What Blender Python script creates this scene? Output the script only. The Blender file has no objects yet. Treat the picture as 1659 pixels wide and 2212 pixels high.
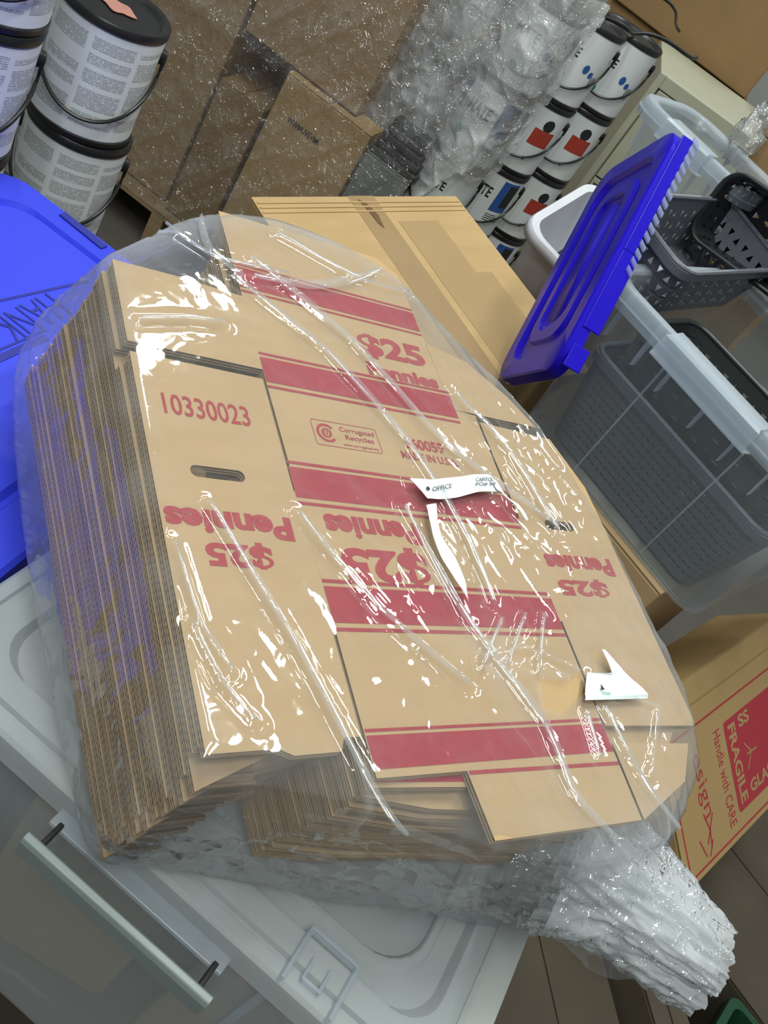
import bpy, bmesh, math, random
import numpy as np
from mathutils import Matrix, Vector, noise
from mathutils.geometry import tessellate_polygon

random.seed(7)
scene = bpy.context.scene
COL = scene.collection
R = math.radians

# ------------------------------------------------------------------ camera
CAM = Vector((0, 0, 1.5))
PITCH, ROLL, FPX = R(37), R(38), 2100.0
FWD = Vector((0, math.cos(PITCH), -math.sin(PITCH)))
UP0 = Vector((0, math.sin(PITCH), math.cos(PITCH)))
RT0 = Vector((1, 0, 0))
CX = RT0 * math.cos(ROLL) + UP0 * math.sin(ROLL)
CY = UP0 * math.cos(ROLL) - RT0 * math.sin(ROLL)
cam_data = bpy.data.cameras.new('camera')
cam_data.sensor_fit = 'VERTICAL'
cam_data.sensor_height = 36
cam_data.lens = 36 * FPX / 2212
cam_data.clip_start = 0.02
cam = bpy.data.objects.new('camera', cam_data)
COL.objects.link(cam)
m = Matrix.Identity(4)
for i, a in enumerate((CX, CY, -FWD)):
    m[0][i], m[1][i], m[2][i] = a
m.translation = CAM
cam.matrix_world = m
scene.camera = cam

# ------------------------------------------------------------------ world, lights, exposure
scene.view_settings.view_transform = 'Standard'
scene.view_settings.look = 'None'
scene.view_settings.gamma = 1
scene.view_settings.use_curve_mapping = False
scene.view_settings.exposure = 0.0
scene.cycles.transparent_max_bounces = 32
scene.cycles.max_bounces = 6
scene.cycles.diffuse_bounces = 2
scene.cycles.glossy_bounces = 2
scene.cycles.transmission_bounces = 2
world = bpy.data.worlds.new('world')
scene.world = world
world.use_nodes = True
world.node_tree.nodes['Background'].inputs[0].default_value = (0.80, 0.88, 0.92, 1)
world.node_tree.nodes['Background'].inputs[1].default_value = 0.27

LAMPS = [(-0.8, 0.8), (-0.3, -1.2), (0.25, -0.45), (0.2, 1.5), (-1.0, 3.0), (0.9, 4.8)]  # overhead strips; the one just behind the viewpoint is added fill for the lid
LAMP_POWER = 27.5
for (lx, ly) in LAMPS:
    ld = bpy.data.lights.new('strip_or_fill_lamp', 'AREA')
    ld.shape = 'RECTANGLE'
    ld.size, ld.size_y = 0.16, 1.3
    ld.energy = LAMP_POWER
    ld.color = (0.94, 1.0, 0.95)
    lo = bpy.data.objects.new('strip_or_fill_lamp', ld)
    lo.location = (lx, ly, 3.4)
    COL.objects.link(lo)

# ------------------------------------------------------------------ helpers
def ray(px, py):
    return (CX * (px - 829.5) - CY * (py - 1106) + FWD * FPX).normalized()

def at(px, py, z):
    """world point seen at a pixel, on the level plane z"""
    d = ray(px, py)
    return CAM + d * ((z - CAM.z) / d.z)

def aty(px, py, y):
    d = ray(px, py)
    return CAM + d * (y / d.y)

def frame(o, x, y, z=None):
    x = Vector(x).normalized()
    if z is None:
        y = Vector(y)
        y = (y - x * x.dot(y)).normalized()
        z = x.cross(y)
    mm = Matrix.Identity(4)
    for i, a in enumerate((x, y, z)):
        mm[0][i], mm[1][i], mm[2][i] = a
    mm.translation = Vector(o)
    return mm

def yawframe(o, deg):
    """local x points along heading deg (0 = world x, counter-clockwise)"""
    return Matrix.Translation(Vector(o)) @ Matrix.Rotation(R(deg), 4, 'Z')

def tag(o, label=None, cat=None, group=None, kind=None):
    if label: o['label'] = label
    if cat: o['category'] = cat
    if group: o['group'] = group
    if kind: o['kind'] = kind
    return o

def thing(name, mat4, label, cat, group=None):
    o = bpy.data.objects.new(name, None)
    o.empty_display_size = 0.05
    COL.objects.link(o)
    o.matrix_world = mat4
    return tag(o, label, cat, group)

class MB:
    def __init__(self):
        self.v, self.f, self.m, self.uv = [], [], [], {}
        self.T = None
    def add(self, vs, fs, mi=0):
        o = len(self.v)
        if self.T is not None:
            vs = [self.T @ Vector(p) for p in vs]
        self.v += [tuple(p) for p in vs]
        for f in fs:
            self.f.append(tuple(i + o for i in f)); self.m.append(mi)
        return o
    def box(self, a, b, mi=0):
        x0, y0, z0 = a; x1, y1, z1 = b
        self.add([(x0,y0,z0),(x1,y0,z0),(x1,y1,z0),(x0,y1,z0),(x0,y0,z1),(x1,y0,z1),(x1,y1,z1),(x0,y1,z1)],
                 [(3,2,1,0),(4,5,6,7),(0,1,5,4),(1,2,6,5),(2,3,7,6),(3,0,4,7)], mi)
    def hexa(self, p, mi=0):
        self.add(p, [(3,2,1,0),(4,5,6,7),(0,1,5,4),(1,2,6,5),(2,3,7,6),(3,0,4,7)], mi)
    def poly(self, outer, holes=(), z0=0.0, z1=None, mi=0, side=None):
        """flat polygon with holes, extruded z0..z1 when z1 is given"""
        loops = [list(outer)] + [list(h) for h in holes]
        tri = tessellate_polygon([[Vector((p[0], p[1], 0)) for p in l] for l in loops])
        pts = [p for l in loops for p in l]
        def orient(t):
            a, b, c = (pts[i] for i in t)
            return t if (b[0]-a[0])*(c[1]-a[1]) - (b[1]-a[1])*(c[0]-a[0]) > 0 else (t[2], t[1], t[0])
        tri = [orient(t) for t in tri]
        top = z0 if z1 is None else z1
        self.add([(p[0], p[1], top) for p in pts], tri, mi)
        if z1 is not None:
            self.add([(p[0], p[1], z0) for p in pts], [t[::-1] for t in tri], mi)
            sm = mi if side is None else side
            for l in loops:
                n = len(l)
                self.add([(p[0], p[1], z0) for p in l] + [(p[0], p[1], z1) for p in l],
                         [(i, (i+1) % n, (i+1) % n + n, i + n) for i in range(n)], sm)
    def lathe(self, prof, seg=48, mi=0, cap=False):
        n = len(prof)
        vs = [(r*math.cos(2*math.pi*k/seg), r*math.sin(2*math.pi*k/seg), z) for k in range(seg) for r, z in prof]
        fs = []
        for k in range(seg):
            k2 = (k+1) % seg
            for i in range(n-1):
                fs.append((k*n+i, k2*n+i, k2*n+i+1, k*n+i+1))
        o = self.add(vs, fs, mi)
        return o
    def tube(self, pts, r, seg=8, mi=0, closed=False):
        pts = [Vector(p) for p in pts]
        n = len(pts)
        vs, fs = [], []
        ref = Vector((0.13, 0.31, 0.94))
        for i, p in enumerate(pts):
            if closed:
                t = pts[(i+1) % n] - pts[i-1]
            else:
                t = pts[min(i+1, n-1)] - pts[max(i-1, 0)]
            t.normalize()
            a = t.cross(ref)
            if a.length < 1e-3: a = t.cross(Vector((1, 0, 0)))
            a.normalize(); b = t.cross(a)
            rr = r[i] if isinstance(r, (list, tuple)) else r
            for k in range(seg):
                g = 2*math.pi*k/seg
                vs.append(p + a*(rr*math.cos(g)) + b*(rr*math.sin(g)))
        m_ = n if closed else n-1
        for i in range(m_):
            i2 = (i+1) % n
            for k in range(seg):
                k2 = (k+1) % seg
                fs.append((i*seg+k, i*seg+k2, i2*seg+k2, i2*seg+k))
        if not closed:
            fs.append(tuple(range(seg))[::-1]); fs.append(tuple((n-1)*seg+k for k in range(seg)))
        self.add(vs, fs, mi)
    def grid(self, P, mi=0, wrap=False):
        """P[i][j] points"""
        n, mm = len(P), len(P[0])
        vs = [p for row in P for p in row]
        fs = []
        for i in range(n-1):
            for j in range(mm if wrap else mm-1):
                j2 = (j+1) % mm
                fs.append((i*mm+j, i*mm+j2, (i+1)*mm+j2, (i+1)*mm+j))
        return self.add(vs, fs, mi)
    def build(self, name, mats, parent=None, smooth=False, mat4=None, weld=False, bevel=0, solid=0, seg=2):
        me = bpy.data.meshes.new(name)
        me.from_pydata(self.v, [], self.f)
        if not isinstance(mats, (list, tuple)): mats = [mats]
        for a in mats: me.materials.append(a)
        me.polygons.foreach_set('material_index', self.m)
        if weld:
            bm = bmesh.new(); bm.from_mesh(me)
            bmesh.ops.remove_doubles(bm, verts=bm.verts, dist=1e-5)
            bmesh.ops.recalc_face_normals(bm, faces=bm.faces)
            bm.to_mesh(me); bm.free()
        me.polygons.foreach_set('use_smooth', [bool(smooth)] * len(me.polygons))
        me.update()
        o = bpy.data.objects.new(name, me)
        COL.objects.link(o)
        if parent is not None: o.parent = parent
        if mat4 is not None: o.matrix_world = mat4
        if solid:
            md = o.modifiers.new('thickness', 'SOLIDIFY'); md.thickness = solid; md.offset = -1
        if bevel:
            md = o.modifiers.new('bevel', 'BEVEL'); md.width = bevel; md.segments = seg; md.limit_method = 'ANGLE'; md.angle_limit = R(40)
        if smooth and smooth != 'all':
            try:
                md = None
                me.set_sharp_from_angle(angle=R(38))
            except Exception:
                pass
        return o

def rrect(x0, y0, x1, y1, r, n=6):
    pts = []
    for cx, cy, a0 in ((x1-r, y0+r, -90), (x1-r, y1-r, 0), (x0+r, y1-r, 90), (x0+r, y0+r, 180)):
        for k in range(n+1):
            a = R(a0 + 90*k/n)
            pts.append((cx + r*math.cos(a), cy + r*math.sin(a)))
    return pts

_txt = {}
def text2d(s, bold=0.0):
    """triangles of a piece of lettering, normalised to its own bounds (width, height = 1)"""
    key = (s, bold)
    if key in _txt: return _txt[key]
    cu = bpy.data.curves.new('lettering', 'FONT')
    cu.body = s; cu.size = 1; cu.offset = bold; cu.resolution_u = 3
    ob = bpy.data.objects.new('lettering', cu)
    COL.objects.link(ob)
    bpy.context.view_layer.update()
    dg = bpy.context.evaluated_depsgraph_get()
    me = ob.evaluated_get(dg).to_mesh()
    vs = [(p.co.x, p.co.y) for p in me.vertices]
    fs = [tuple(p.vertices) for p in me.polygons]
    ob.evaluated_get(dg).to_mesh_clear()
    bpy.data.objects.remove(ob); bpy.data.curves.remove(cu)
    x0 = min(p[0] for p in vs); x1 = max(p[0] for p in vs)
    y0 = min(p[1] for p in vs); y1 = max(p[1] for p in vs)
    vs = [((p[0]-x0)/(x1-x0), (p[1]-y0)/(y1-y0)) for p in vs]
    _txt[key] = (vs, fs)
    return _txt[key]

def put_text(mb, s, p0, xa, ya, z, mi, bold=0.0):
    """lettering whose lower left corner is p0, run along xa (full width) and up along ya (full height)"""
    vs, fs = text2d(s, bold)
    mb.add([(p0[0]+a*xa[0]+b*ya[0], p0[1]+a*xa[1]+b*ya[1], z) for a, b in vs], fs, mi)

# ------------------------------------------------------------------ materials
def mat(name, base, rough=0.5, spec=0.5, metal=0.0, vary=0.0, scale=20.0, bump=0.0, stretch=None, coat=0.0, detail=4, sss=0):
    ma = bpy.data.materials.new(name); ma.use_nodes = True
    nt = ma.node_tree; N = nt.nodes; L = nt.links
    b = N['Principled BSDF']
    b.inputs['Base Color'].default_value = (*base, 1)
    b.inputs['Roughness'].default_value = rough
    b.inputs['Specular IOR Level'].default_value = spec
    b.inputs['Metallic'].default_value = metal
    b.inputs['Coat Weight'].default_value = coat
    if vary or bump:
        tc = N.new('ShaderNodeTexCoord'); mp = N.new('ShaderNodeMapping')
        if stretch: mp.inputs['Scale'].default_value = stretch
        L.new(tc.outputs['Object'], mp.inputs['Vector'])
        no = N.new('ShaderNodeTexNoise'); no.inputs['Scale'].default_value = scale; no.inputs['Detail'].default_value = detail
        L.new(mp.outputs[0], no.inputs['Vector'])
        if vary:
            mx = N.new('ShaderNodeMix'); mx.data_type = 'RGBA'
            mx.inputs[6].default_value = (*[max(0, c*(1-vary)) for c in base], 1)
            mx.inputs[7].default_value = (*[min(1, c*(1+vary)) for c in base], 1)
            L.new(no.outputs['Fac'], mx.inputs[0]); L.new(mx.outputs[2], b.inputs['Base Color'])
        if bump:
            bp = N.new('ShaderNodeBump'); bp.inputs['Strength'].default_value = bump; bp.inputs['Distance'].default_value = 0.002
            L.new(no.outputs['Fac'], bp.inputs['Height']); L.new(bp.outputs[0], b.inputs['Normal'])
    return ma

def film_mat(name, haze=0.05, edge=0.5, gloss=1.0, rough=0.08, tint=(0.92, 0.95, 0.97), bump=0.35, scale=40, blotch=0.25, crease=0.6):
    """thin clear polythene: see-through, a little milky, milkier at a slant and along creases, shiny on top"""
    ma = bpy.data.materials.new(name); ma.use_nodes = True
    nt = ma.node_tree; N = nt.nodes; L = nt.links
    N.remove(N['Principled BSDF']); out = N['Material Output']
    tc = N.new('ShaderNodeTexCoord')
    n1 = N.new('ShaderNodeTexNoise'); n1.inputs['Scale'].default_value = scale; n1.inputs['Detail'].default_value = 2
    n1.inputs['Distortion'].default_value = 1.2
    L.new(tc.outputs['Object'], n1.inputs['Vector'])
    if crease > 0:
        vo = N.new('ShaderNodeTexVoronoi'); vo.feature = 'DISTANCE_TO_EDGE'; vo.inputs['Scale'].default_value = scale*0.7
        wm = N.new('ShaderNodeVectorMath'); wm.operation = 'MULTIPLY_ADD'
        wm.inputs[1].default_value = (0.06, 0.06, 0.06)
        L.new(n1.outputs['Color'], wm.inputs[0]); L.new(tc.outputs['Object'], wm.inputs[2]); L.new(wm.outputs[0], vo.inputs['Vector'])
        cr = N.new('ShaderNodeMapRange'); cr.inputs[1].default_value = 0.0; cr.inputs[2].default_value = 0.12; cr.inputs[3].default_value = 1; cr.inputs[4].default_value = 0
        L.new(vo.outputs['Distance'], cr.inputs[0])
        hs = N.new('ShaderNodeMath'); hs.operation = 'MULTIPLY_ADD'; hs.inputs[1].default_value = crease
        L.new(cr.outputs[0], hs.inputs[0]); L.new(n1.outputs['Fac'], hs.inputs[2])
    bp = N.new('ShaderNodeBump'); bp.inputs['Strength'].default_value = bump; bp.inputs['Distance'].default_value = 0.006
    L.new(hs.outputs[0] if crease > 0 else n1.outputs['Fac'], bp.inputs['Height'])
    tr = N.new('ShaderNodeBsdfTransparent'); tr.inputs[0].default_value = (0.98, 0.985, 0.99, 1)
    df = N.new('ShaderNodeBsdfDiffuse'); df.inputs[0].default_value = (*tint, 1)
    tl = N.new('ShaderNodeBsdfTranslucent'); tl.inputs[0].default_value = (*tint, 1)
    dm = N.new('ShaderNodeMixShader'); dm.inputs[0].default_value = 0.4
    L.new(df.outputs[0], dm.inputs[1]); L.new(tl.outputs[0], dm.inputs[2])
    gl = N.new('ShaderNodeBsdfGlossy'); gl.inputs['Roughness'].default_value = rough
    L.new(bp.outputs[0], gl.inputs['Normal'])
    lw = N.new('ShaderNodeLayerWeight'); lw.inputs[0].default_value = 0.35
    pw = N.new('ShaderNodeMath'); pw.operation = 'POWER'; pw.inputs[1].default_value = 2.5
    L.new(lw.outputs['Facing'], pw.inputs[0])
    n2 = n1
    if crease > 0:
        n2 = N.new('ShaderNodeTexNoise'); n2.inputs['Scale'].default_value = scale*0.25; n2.inputs['Detail'].default_value = 1
        L.new(tc.outputs['Object'], n2.inputs['Vector'])
    bl = N.new('ShaderNodeMapRange'); bl.inputs[1].default_value = 0.45; bl.inputs[2].default_value = 0.75; bl.inputs[3].default_value = 0; bl.inputs[4].default_value = blotch
    L.new(n2.outputs['Fac'], bl.inputs[0])
    a1 = N.new('ShaderNodeMath'); a1.operation = 'MULTIPLY_ADD'; a1.inputs[1].default_value = edge; a1.inputs[2].default_value = haze
    L.new(pw.outputs[0], a1.inputs[0])
    a3 = N.new('ShaderNodeMath'); a3.operation = 'ADD'
    at_ = N.new('ShaderNodeAttribute'); at_.attribute_name = 'milk'
    L.new(bl.outputs[0], a3.inputs[0]); L.new(at_.outputs['Fac'], a3.inputs[1])
    a2 = N.new('ShaderNodeMath'); a2.operation = 'ADD'; a2.use_clamp = True
    L.new(a1.outputs[0], a2.inputs[0]); L.new(a3.outputs[0], a2.inputs[1])
    m1 = N.new('ShaderNodeMixShader'); L.new(a2.outputs[0], m1.inputs[0]); L.new(tr.outputs[0], m1.inputs[1]); L.new(dm.outputs[0], m1.inputs[2])
    fr = N.new('ShaderNodeLayerWeight'); fr.inputs[0].default_value = 0.5; L.new(bp.outputs[0], fr.inputs[1])
    f5 = N.new('ShaderNodeMath'); f5.operation = 'POWER'; f5.inputs[1].default_value = 5; L.new(fr.outputs['Facing'], f5.inputs[0])
    fg = N.new('ShaderNodeMath'); fg.operation = 'MULTIPLY_ADD'; fg.inputs[1].default_value = 0.6*gloss; fg.inputs[2].default_value = 0.09*gloss; fg.use_clamp = True
    L.new(f5.outputs[0], fg.inputs[0])
    m2 = N.new('ShaderNodeMixShader'); L.new(fg.outputs[0], m2.inputs[0]); L.new(m1.outputs[0], m2.inputs[1]); L.new(gl.outputs[0], m2.inputs[2])
    L.new(m2.outputs[0], out.inputs[0])
    return ma

def clear_mat(name, fac=0.2, base=(0.80, 0.84, 0.86), rough=0.3, tint=(0.93, 0.95, 0.96), gloss=0.8, edge=0.35):
    """moulded translucent polypropylene"""
    ma = bpy.data.materials.new(name); ma.use_nodes = True
    nt = ma.node_tree; N = nt.nodes; L = nt.links
    N.remove(N['Principled BSDF']); out = N['Material Output']
    tr = N.new('ShaderNodeBsdfTransparent'); tr.inputs[0].default_value = (*tint, 1)
    df = N.new('ShaderNodeBsdfDiffuse'); df.inputs[0].default_value = (*base, 1)
    tl = N.new('ShaderNodeBsdfTranslucent'); tl.inputs[0].default_value = (*base, 1)
    dm = N.new('ShaderNodeMixShader'); dm.inputs[0].default_value = 0.5
    L.new(df.outputs[0], dm.inputs[1]); L.new(tl.outputs[0], dm.inputs[2])
    lw = N.new('ShaderNodeLayerWeight'); lw.inputs[0].default_value = 0.35
    pw = N.new('ShaderNodeMath'); pw.operation = 'POWER'; pw.inputs[1].default_value = 2.0
    L.new(lw.outputs['Facing'], pw.inputs[0])
    a1 = N.new('ShaderNodeMath'); a1.operation = 'MULTIPLY_ADD'; a1.inputs[1].default_value = edge; a1.inputs[2].default_value = fac
    L.new(pw.outputs[0], a1.inputs[0])
    m1 = N.new('ShaderNodeMixShader'); L.new(a1.outputs[0], m1.inputs[0]); L.new(tr.outputs[0], m1.inputs[1]); L.new(dm.outputs[0], m1.inputs[2])
    gl = N.new('ShaderNodeBsdfGlossy'); gl.inputs['Roughness'].default_value = rough
    fr = N.new('ShaderNodeLayerWeight'); fr.inputs[0].default_value = 0.5
    f5 = N.new('ShaderNodeMath'); f5.operation = 'POWER'; f5.inputs[1].default_value = 5; L.new(fr.outputs['Facing'], f5.inputs[0])
    fg = N.new('ShaderNodeMath'); fg.operation = 'MULTIPLY_ADD'; fg.inputs[1].default_value = 0.6*gloss; fg.inputs[2].default_value = 0.045*gloss; L.new(f5.outputs[0], fg.inputs[0])
    m2 = N.new('ShaderNodeMixShader'); L.new(fg.outputs[0], m2.inputs[0]); L.new(m1.outputs[0], m2.inputs[1]); L.new(gl.outputs[0], m2.inputs[2])
    L.new(m2.outputs[0], out.inputs[0])
    return ma

def label_mat():
    """white paper can label closely printed with grey small print in columns"""
    ma = bpy.data.materials.new('can_label_print'); ma.use_nodes = True
    nt = ma.node_tree; N = nt.nodes; L = nt.links
    b = N['Principled BSDF']; b.inputs['Roughness'].default_value = 0.45
    uv = N.new('ShaderNodeTexCoord'); sp = N.new('ShaderNodeSeparateXYZ')
    L.new(uv.outputs['UV'], sp.inputs[0])
    def mth(op, a, b_=None, c=None, clamp=False):
        n = N.new('ShaderNodeMath'); n.operation = op; n.use_clamp = clamp
        for i, x in enumerate((a, b_, c)):
            if x is None: continue
            if isinstance(x, (int, float)): n.inputs[i].default_value = x
            else: L.new(x, n.inputs[i])
        return n.outputs[0]
    U, V = sp.outputs[0], sp.outputs[1]
    lines = mth('GREATER_THAN', mth('FRACT', mth('MULTIPLY', V, 70)), 0.45)
    row = mth('FLOOR', mth('MULTIPLY', V, 70))
    cb = N.new('ShaderNodeCombineXYZ')
    L.new(mth('MULTIPLY', U, 240), cb.inputs[0]); L.new(mth('MULTIPLY', row, 3.7), cb.inputs[1])
    no = N.new('ShaderNodeTexNoise'); no.inputs['Scale'].default_value = 1.0; no.inputs['Detail'].default_value = 1
    L.new(cb.outputs[0], no.inputs['Vector'])
    words = mth('GREATER_THAN', no.outputs['Fac'], 0.40)
    # paragraphs: some rows are blank, in each of the columns
    colu = mth('FLOOR', mth('MULTIPLY', U, 7.0))
    cb2 = N.new('ShaderNodeCombineXYZ'); L.new(mth('MULTIPLY', colu, 5.3), cb2.inputs[0]); L.new(mth('MULTIPLY', mth('FLOOR', mth('MULTIPLY', V, 22)), 0.9), cb2.inputs[1])
    no2 = N.new('ShaderNodeTexNoise'); no2.inputs['Scale'].default_value = 1.3; no2.inputs['Detail'].default_value = 0
    L.new(cb2.outputs[0], no2.inputs['Vector'])
    para = mth('GREATER_THAN', no2.outputs['Fac'], 0.42)
    fu = mth('FRACT', mth('MULTIPLY', U, 7.0))
    inside = mth('MULTIPLY', mth('GREATER_THAN', fu, 0.06), mth('LESS_THAN', fu, 0.94))
    vin = mth('MULTIPLY', mth('GREATER_THAN', V, 0.10), mth('LESS_THAN', V, 0.93))
    ink = mth('MULTIPLY', mth('MULTIPLY', mth('MULTIPLY', lines, words), mth('MULTIPLY', para, inside)), vin)
    mx = N.new('ShaderNodeMix'); mx.data_type = 'RGBA'
    mx.inputs[6].default_value = (0.80, 0.83, 0.82, 1); mx.inputs[7].default_value = (0.30, 0.31, 0.31, 1)
    L.new(ink, mx.inputs[0]); L.new(mx.outputs[2], b.inputs['Base Color'])
    return ma

KRAFT = (0.47, 0.315, 0.165)
M = {}
M['kraft'] = mat('kraft_board', KRAFT, 0.75, 0.25, vary=0.10, scale=14, bump=0.05, stretch=(1, 3, 1))
M['kraft_old'] = mat('kraft_board_yellowed', (0.50, 0.335, 0.16), 0.75, 0.25, vary=0.14, scale=9, bump=0.05, stretch=(3, 1, 1))
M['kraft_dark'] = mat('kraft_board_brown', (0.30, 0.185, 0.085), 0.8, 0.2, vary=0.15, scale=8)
M['kraft_edge'] = mat('kraft_cut_edge', (0.22, 0.145, 0.075), 0.9, 0.1, vary=0.25, scale=120)
M['fluting'] = mat('corrugated_fluting', (0.17, 0.105, 0.055), 0.9, 0.1, vary=0.3, scale=60)
M['red_print'] = mat('red_print', (0.34, 0.022, 0.036), 0.6, 0.3, vary=0.18, scale=50)
M['red_ink'] = mat('red_ink_lettering', (0.36, 0.03, 0.04), 0.65, 0.3)
M['kraft_mid'] = mat('kraft_board_mid', (0.40, 0.265, 0.135), 0.75, 0.25, vary=0.10, scale=8)
M['kraft_dull'] = mat('kraft_board_dull', (0.36, 0.235, 0.10), 0.75, 0.25, vary=0.10, scale=12)
M['tape'] = mat('packing_tape', (0.34, 0.215, 0.095), 0.35, 0.5, vary=0.08, scale=12)
M['dark_hole'] = mat('torn_board_brown', (0.16, 0.10, 0.05), 0.9, 0.1)  # dark brown for the tears along the yellowed carton's seam
M['black'] = mat('black_plastic', (0.012, 0.012, 0.012), 0.35, 0.5)
M['can_metal'] = mat('can_body_grey', (0.30, 0.31, 0.31), 0.4, 0.5, vary=0.05)
M['label'] = label_mat()
M['white_label'] = mat('can_label_white', (0.74, 0.77, 0.77), 0.4, 0.5, vary=0.05, scale=8)
M['blue_ink'] = mat('blue_ink', (0.03, 0.10, 0.34), 0.45)
M['teal_ink'] = mat('teal_ink', (0.03, 0.26, 0.34), 0.45)
M['black_ink'] = mat('black_ink', (0.02, 0.02, 0.02), 0.5)
M['grey_ink'] = mat('grey_ink', (0.16, 0.17, 0.17), 0.5)
M['can_red'] = mat('red_label_patch', (0.42, 0.05, 0.03), 0.45)
M['green_ink'] = mat('green_ink', (0.25, 0.55, 0.33), 0.5)
M['blue_lid'] = mat('blue_lid_plastic', (0.04, 0.06, 0.70), 0.45, 0.3, vary=0.04, scale=5, bump=0.04)
M['blue_groove'] = mat('blue_lid_groove', (0.012, 0.02, 0.28), 0.5)
M['blue_up'] = mat('royal_blue_plastic', (0.014, 0.004, 0.50), 0.3, 0.25)
M['clear'] = clear_mat('clear_tote_plastic', 0.10)
M['clear_body'] = clear_mat('milky_tote_body_plastic', 0.24)
M['clear_rim'] = clear_mat('clear_tote_rim_plastic', 0.34, base=(0.78, 0.84, 0.92))
M['clear_lid'] = clear_mat('clear_lid_plastic', 0.55, base=(0.80, 0.84, 0.85))
M['clear_white'] = clear_mat('milky_plastic', 0.72, base=(0.80, 0.82, 0.80))
M['pale_blue'] = clear_mat('pale_blue_ribs', 0.55, base=(0.55, 0.58, 0.92))
M['white_bin'] = mat('white_bin_plastic', (0.70, 0.70, 0.76), 0.3, 0.5)
M['grey_basket'] = mat('grey_basket_plastic', (0.13, 0.135, 0.16), 0.4, 0.5)
M['dark_basket'] = mat('charcoal_basket_plastic', (0.045, 0.05, 0.05), 0.4, 0.5)
M['black_basket'] = mat('black_basket_plastic', (0.012, 0.013, 0.014), 0.35, 0.5)
M['cabinet'] = mat('putty_painted_steel', (0.46, 0.45, 0.34), 0.45, 0.5, vary=0.03)
M['cab_dark'] = mat('cabinet_shadow_gap', (0.05, 0.05, 0.04), 0.8)
M['grey_handle'] = mat('grey_handle_plastic', (0.20, 0.24, 0.235), 0.3, 0.5)
M['paper'] = mat('white_paper', (0.80, 0.86, 0.88), 0.6, 0.3)
M['wood'] = mat('pallet_wood', (0.33, 0.23, 0.13), 0.8, 0.2, vary=0.3, scale=6, stretch=(1, 14, 14))
M['floor'] = mat('concrete_floor', (0.10, 0.09, 0.075), 0.6, 0.4, vary=0.35, scale=3)
M['wall'] = mat('painted_block_wall', (0.40, 0.40, 0.38), 0.8, 0.2, vary=0.05)
M['shaded_umber'] = mat('shade_darkened_board', (0.085, 0.068, 0.048), 0.75, 0.25, vary=0.3, scale=7)  # board colour darkened to carry the shade of the low gaps
M['green'] = mat('green_plastic', (0.012, 0.06, 0.025), 0.4)
M['film'] = film_mat('clear_bag_film', haze=0.035, edge=0.30, bump=0.06, scale=28, blotch=0.04, crease=0, rough=0.05, gloss=1.1)
M['pleat'] = film_mat('folded_bag_film', haze=0.16, edge=0.2, bump=0.15, scale=20, blotch=0.10, crease=0, gloss=1.4)
M['tailfilm'] = film_mat('gathered_bag_film', haze=0.16, edge=0.30, bump=0.5, scale=45, blotch=0.15, crease=0.5, gloss=1.8)
M['stretch'] = film_mat('stretch_wrap_film', haze=0.04, edge=0.10, bump=0.7, scale=44, blotch=0.08, crease=0.5, rough=0.06, gloss=2.0)
M['stretch_milky'] = film_mat('stretch_wrap_film_milky', haze=0.40, edge=0.25, bump=0.8, scale=44, blotch=0.75, crease=0.6, rough=0.06, gloss=2.0, tint=(0.97, 0.98, 0.98))

# ------------------------------------------------------------------ the setting
mb = MB(); mb.box((-4, -2.5, -0.05), (4, 6, 0)); tag(mb.build('floor', M['floor']), kind='structure')
mb = MB(); mb.box((-4, 6, 0), (4, 6.1, 3.6)); tag(mb.build('wall_back', M['wall']), kind='structure')
D = Vector((0.437, 0.8995, 0)).normalized()
E_ = Vector((0.8995, -0.437, 0)).normalized()
Z = Vector((0, 0, 1))

# ------------------------------------------------------------------ bundle frame
SU = Vector((0.693, 0.721, -0.01)).normalized()
SV = Vector((-0.718, 0.691, 0.079)); SV = (SV - SU * SU.dot(SV)).normalized()
SN = SU.cross(SV)
SO = Vector((0.006, 0.411, 0.93))
STACK = frame(SO, SU, SV, SN)

# ------------------------------------------------------------------ builders
def cardboard(name, label, mat4, sx, sy, sz, mk='kraft', seam='y', tape=True, cat='box', flapgap=0.004, group=None, prints=None, tapew=0.05):
    """closed carton, base corner at the frame's origin: body, two top flaps meeting at a seam, tape along the seam"""
    root = thing(name, mat4, label, cat, group)
    mb = MB(); mb.box((0, 0, 0), (sx, sy, sz-0.004))
    mb.build('body', [M[mk]], root, bevel=0.004)
    for s in (0, 1):
        mb = MB()
        if seam == 'y':
            a, b = (0.0, sx/2-flapgap/2) if s == 0 else (sx/2+flapgap/2, sx)
            mb.box((a, 0, sz-0.004), (b, sy, sz))
        else:
            a, b = (0.0, sy/2-flapgap/2) if s == 0 else (sy/2+flapgap/2, sy)
            mb.box((0, a, sz-0.004), (sx, b, sz))
        mb.build('top_flap', [M[mk]], root, bevel=0.0015)
    if tape:
        mb = MB()
        if seam == 'y':
            mb.box((sx/2-tapew/2, -0.0006, sz), (sx/2+tapew/2, sy+0.0006, sz+0.0006))
            mb.box((sx/2-tapew/2, -0.0008, sz-0.07), (sx/2+tapew/2, 0, sz+0.0006))
        else:
            mb.box((-0.0006, sy/2-tapew/2, sz), (sx+0.0006, sy/2+tapew/2, sz+0.0006))
            mb.box((-0.0008, sy/2-tapew/2, sz-0.07), (0, sy/2+tapew/2, sz+0.0006))
        mb.build('tape', [M['tape']], root)
    return root

def loop_tote(w, d, inset, r, z, n=5):
    return [Vector((x, y, z)) for x, y in rrect(inset, inset, w-inset, d-inset, max(r-inset*0.5, 0.008), n)]

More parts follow.
